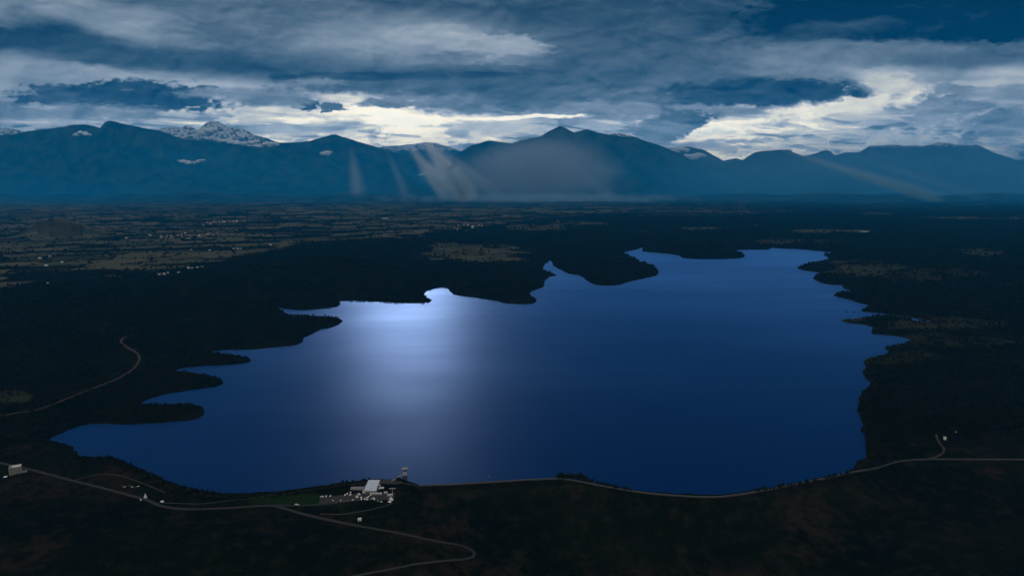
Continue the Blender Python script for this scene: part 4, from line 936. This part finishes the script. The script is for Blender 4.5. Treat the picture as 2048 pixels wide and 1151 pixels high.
# ------------------------------------------------------------------ mist, cloud scraps and added mist columns shaped as sunbeams
def puff(name, px, py, rx, ry, dist, dens, label, cat='cloud', group=None, color=(.92,.95,1.0), thick=.6, ns=3.2, g_=.2, kind=None, rag=5.5):
    X_, Z_ = (float(q) for q in XZ(px, py)); sc_ = dist/F
    bm = bmesh.new(); bmesh.ops.create_icosphere(bm, subdivisions=4, radius=1)
    me = bpy.data.meshes.new(name)
    nz = np.array([v.co[:] for v in bm.verts]); f = 1 + .3*fbm(nz[:, 0]*2.2+px, nz[:, 2]*2.2+nz[:, 1]*1.3, int(px) % 97, 3)
    for v, k in zip(bm.verts, f): v.co *= float(k)
    bm.to_mesh(me); bm.free()
    def nd(g, v):
        tc = g.new('ShaderNodeTexCoord'); ob = E(g, tc.outputs['Object'])
        ln = g.new('ShaderNodeVectorMath', operation='LENGTH'); g.put(ln.inputs[0], ob)
        mp = g.new('ShaderNodeMapping'); g.put(mp.inputs['Vector'], ob); mp.inputs['Scale'].default_value = (rx/ry*.55 if rx > ry else 1, 1, 1); mp.inputs['Location'].default_value = (px*.37, py*.11, 0)
        n = g.noise(E(g, mp.outputs[0]), ns, 5, .62)
        k = g.smooth((n - .5)*rag + (1 - E(g, ln.outputs['Value']))*1.3, .25, .6 if rag > 3 else 1.1) * g.smooth(E(g, ln.outputs['Value']), 1.0, .8)
        g.put(v.inputs['Density'], k * dens)
    me.materials.append(vol_mat(name + '_air', color, dens, g_, nd))
    o = bpy.data.objects.new(name, me); C.objects.link(o); o.location = (X_*dist, dist, CAM_H + Z_*dist); o.scale = (rx*sc_, rx*sc_*thick, ry*sc_)
    tag(o, label, cat if not kind else None, group, kind); return o
M_vapour = mat('white_vapour', (.9,.9,.9), 1, .08, .001, spec=0)
def scrap(px, py, rx, ry, dist, label):
    r_ = random.Random(int(px)); X_, Z_ = (float(q) for q in XZ(px, py)); k = dist/F; bm = bmesh.new(); n = int(6 + rx*.9)
    for i in range(n):
        u = r_.uniform(-1, 1); w = (1-u*u)**.5; s = ry*k*r_.uniform(.25, .62)*(.35 + .65*w)
        q = bmesh.ops.create_icosphere(bm, subdivisions=3, radius=1)['verts']
        c_ = Vector((u*rx*k, r_.uniform(-.4, .4)*rx*k*.3, (.35*math.sin(u*3.1 + px) + r_.uniform(-.4, .4)*w)*ry*k))
        P_ = np.array([v.co[:] for v in q]); f_ = 1 + .55*fbm(P_[:, 0]*2.1 + i*7.7, P_[:, 2]*2.1 + P_[:, 1]*1.7, i, 4, .6)
        st_ = r_.uniform(1.3, 2.6)
        for v, g_ in zip(q, f_): v.co = c_ + Vector((v.co.x*s*st_, v.co.y*s*1.4, v.co.z*s))*float(g_)
    me = bpy.data.meshes.new('cloud_scrap'); bm.to_mesh(me); bm.free(); me.materials.append(M_vapour)
    for p in me.polygons: p.use_smooth = True
    o = bpy.data.objects.new('cloud_scrap', me); C.objects.link(o); o.location = (X_*dist, dist, CAM_H + Z_*dist); tag(o, label, 'cloud', WG)
WG = 'white cloud scraps clinging to the mountains'
for a in ((437,279,26,6,32200,'white cloud strip under the snowy peaks, left piece'),(482,285,36,7,32000,'broad white cloud strip under the snowy peaks'),(528,291,30,7,31800,'ragged white cloud strip trailing right below the snowy peaks'),(414,262,18,9,33500,'thin cloud veil wrapped round the snowy summit'),
          (382,323,26,6,22300,'small white cloud floating low before the dark left mountain'),(653,306,10,6,25500,'white scrap on the slope under the peaked left mountain'),(1388,313,20,9,31000,'white cloud tuft on the shoulder right of the central mountain'),(1358,300,16,7,31500,'thin cloud scrap left of the tuft on the right shoulder'),(850,349,12,4,26500,'small white scrap in the mouth of the valley'),(165,268,18,5,26500,'faint cloud wisp in the saddle of the left mountain')):
    scrap(*a)

def shaft(px0, py0, px1, py1, r0, r1, dist, dens, label, g_=.6, color=(.66, .97, 1.0), gaps=0.5):
    """a leaning column of denser mist, added before the slopes to imitate a sunbeam"""
    A = XZ(px0, py0); B = XZ(px1, py1); a = Vector((float(A[0])*dist, dist, CAM_H+float(A[1])*dist)); b = Vector((float(B[0])*dist, dist-600, CAM_H+float(B[1])*dist))
    d = a-b; bm = bmesh.new(); q = bmesh.ops.create_cone(bm, cap_ends=True, segments=24, radius1=r1*dist/F, radius2=r0*dist/F, depth=d.length)
    me = bpy.data.meshes.new('mist_shaft'); bm.to_mesh(me); bm.free(); Ln = d.length; ra, rb = r0*dist/F, r1*dist/F
    def nd(g, v):
        tc = g.new('ShaderNodeTexCoord'); sp3 = g.new('ShaderNodeSeparateXYZ'); g.put(sp3.inputs[0], E(g, tc.outputs['Object']))
        x_, y_, z_ = (E(g, sp3.outputs[i]) for i in range(3)); t_ = z_ / Ln + .5
        rad = g.mixf(t_, rb, ra); rr = g.m('SQRT', x_*x_ + y_*y_) / rad
        n = g.noise(g.vec(x_ / rb, y_ / rb, t_ * .6), 1.8, 3, .5)
        k = g.m('POWER', g.smooth(rr, 1.0, .0), 1.5) * g.smooth(t_, 0.0, .16) * g.smooth(t_, 1.0, .35) * g.smooth(n, .30, .62, 1-gaps, 1)
        g.put(v.inputs['Density'], k * dens)
    me.materials.append(vol_mat('beam_mist', color, dens, g_, nd))
    o = bpy.data.objects.new('mist_shaft', me); C.objects.link(o); o.location = (a+b)/2; o.rotation_euler = d.to_track_quat('Z', 'Y').to_euler()
    tag(o, label, kind='stuff'); return o
shaft(832, 262, 950, 402, 11, 42, 18500, 8e-3, 'bright mist column shaped as a sunbeam falling into the valley mouth', .76)
shaft(800, 270, 905, 395, 8, 28, 19000, 6e-3, 'narrow mist column shaped as a sunbeam beside the brightest one', .74)
shaft(700, 280, 728, 396, 8, 28, 18500, 2.4e-3, 'faint mist column shaped as a sunbeam before the peaked left mountain')
shaft(1525, 288, 1870, 403, 8, 20, 18500, 1.2e-2, 'long slanting mist column shaped as a sunbeam across the right range')
shaft(1120, 320, 1225, 398, 8, 22, 18500, 2e-3, 'short faint mist column shaped as a sunbeam before the central mountain')
shaft(765, 280, 822, 398, 7, 18, 19500, 1.6e-3, 'thin faint mist column shaped as a sunbeam left of the bright shafts')
shaft(868, 285, 1010, 400, 8, 24, 19500, 5e-3, 'thin mist column shaped as a sunbeam crossing the left foot of the central mountain')
shaft(1640, 290, 1960, 402, 8, 16, 19500, 1.4e-3, 'fainter mist column shaped as a sunbeam right of the long slanting one')
puff('mist_pocket', 884, 350, 66, 44, 26000, 2.0e-3, 'pale sunlit mist filling the gap beside the central mountain', color=(.50,.92,1.0), thick=.5, ns=1.0, g_=.76, kind='stuff', rag=2.0)
puff('mist', 1090, 397, 420, 18, 18500, 8e-4, 'low pale mist lying on the plain below the central mountain', color=(.62,.86,1.0), thick=.35, ns=1.0, kind='stuff', rag=1.6)
# shower hanging before the central mountain
puff('rain_shower', 1085, 352, 245, 104, 19000, 2.6e-3, 'grey violet shower hanging before the central mountain', color=(.74,.88,1.0), thick=.2, ns=.8, rag=1.6, kind='stuff')
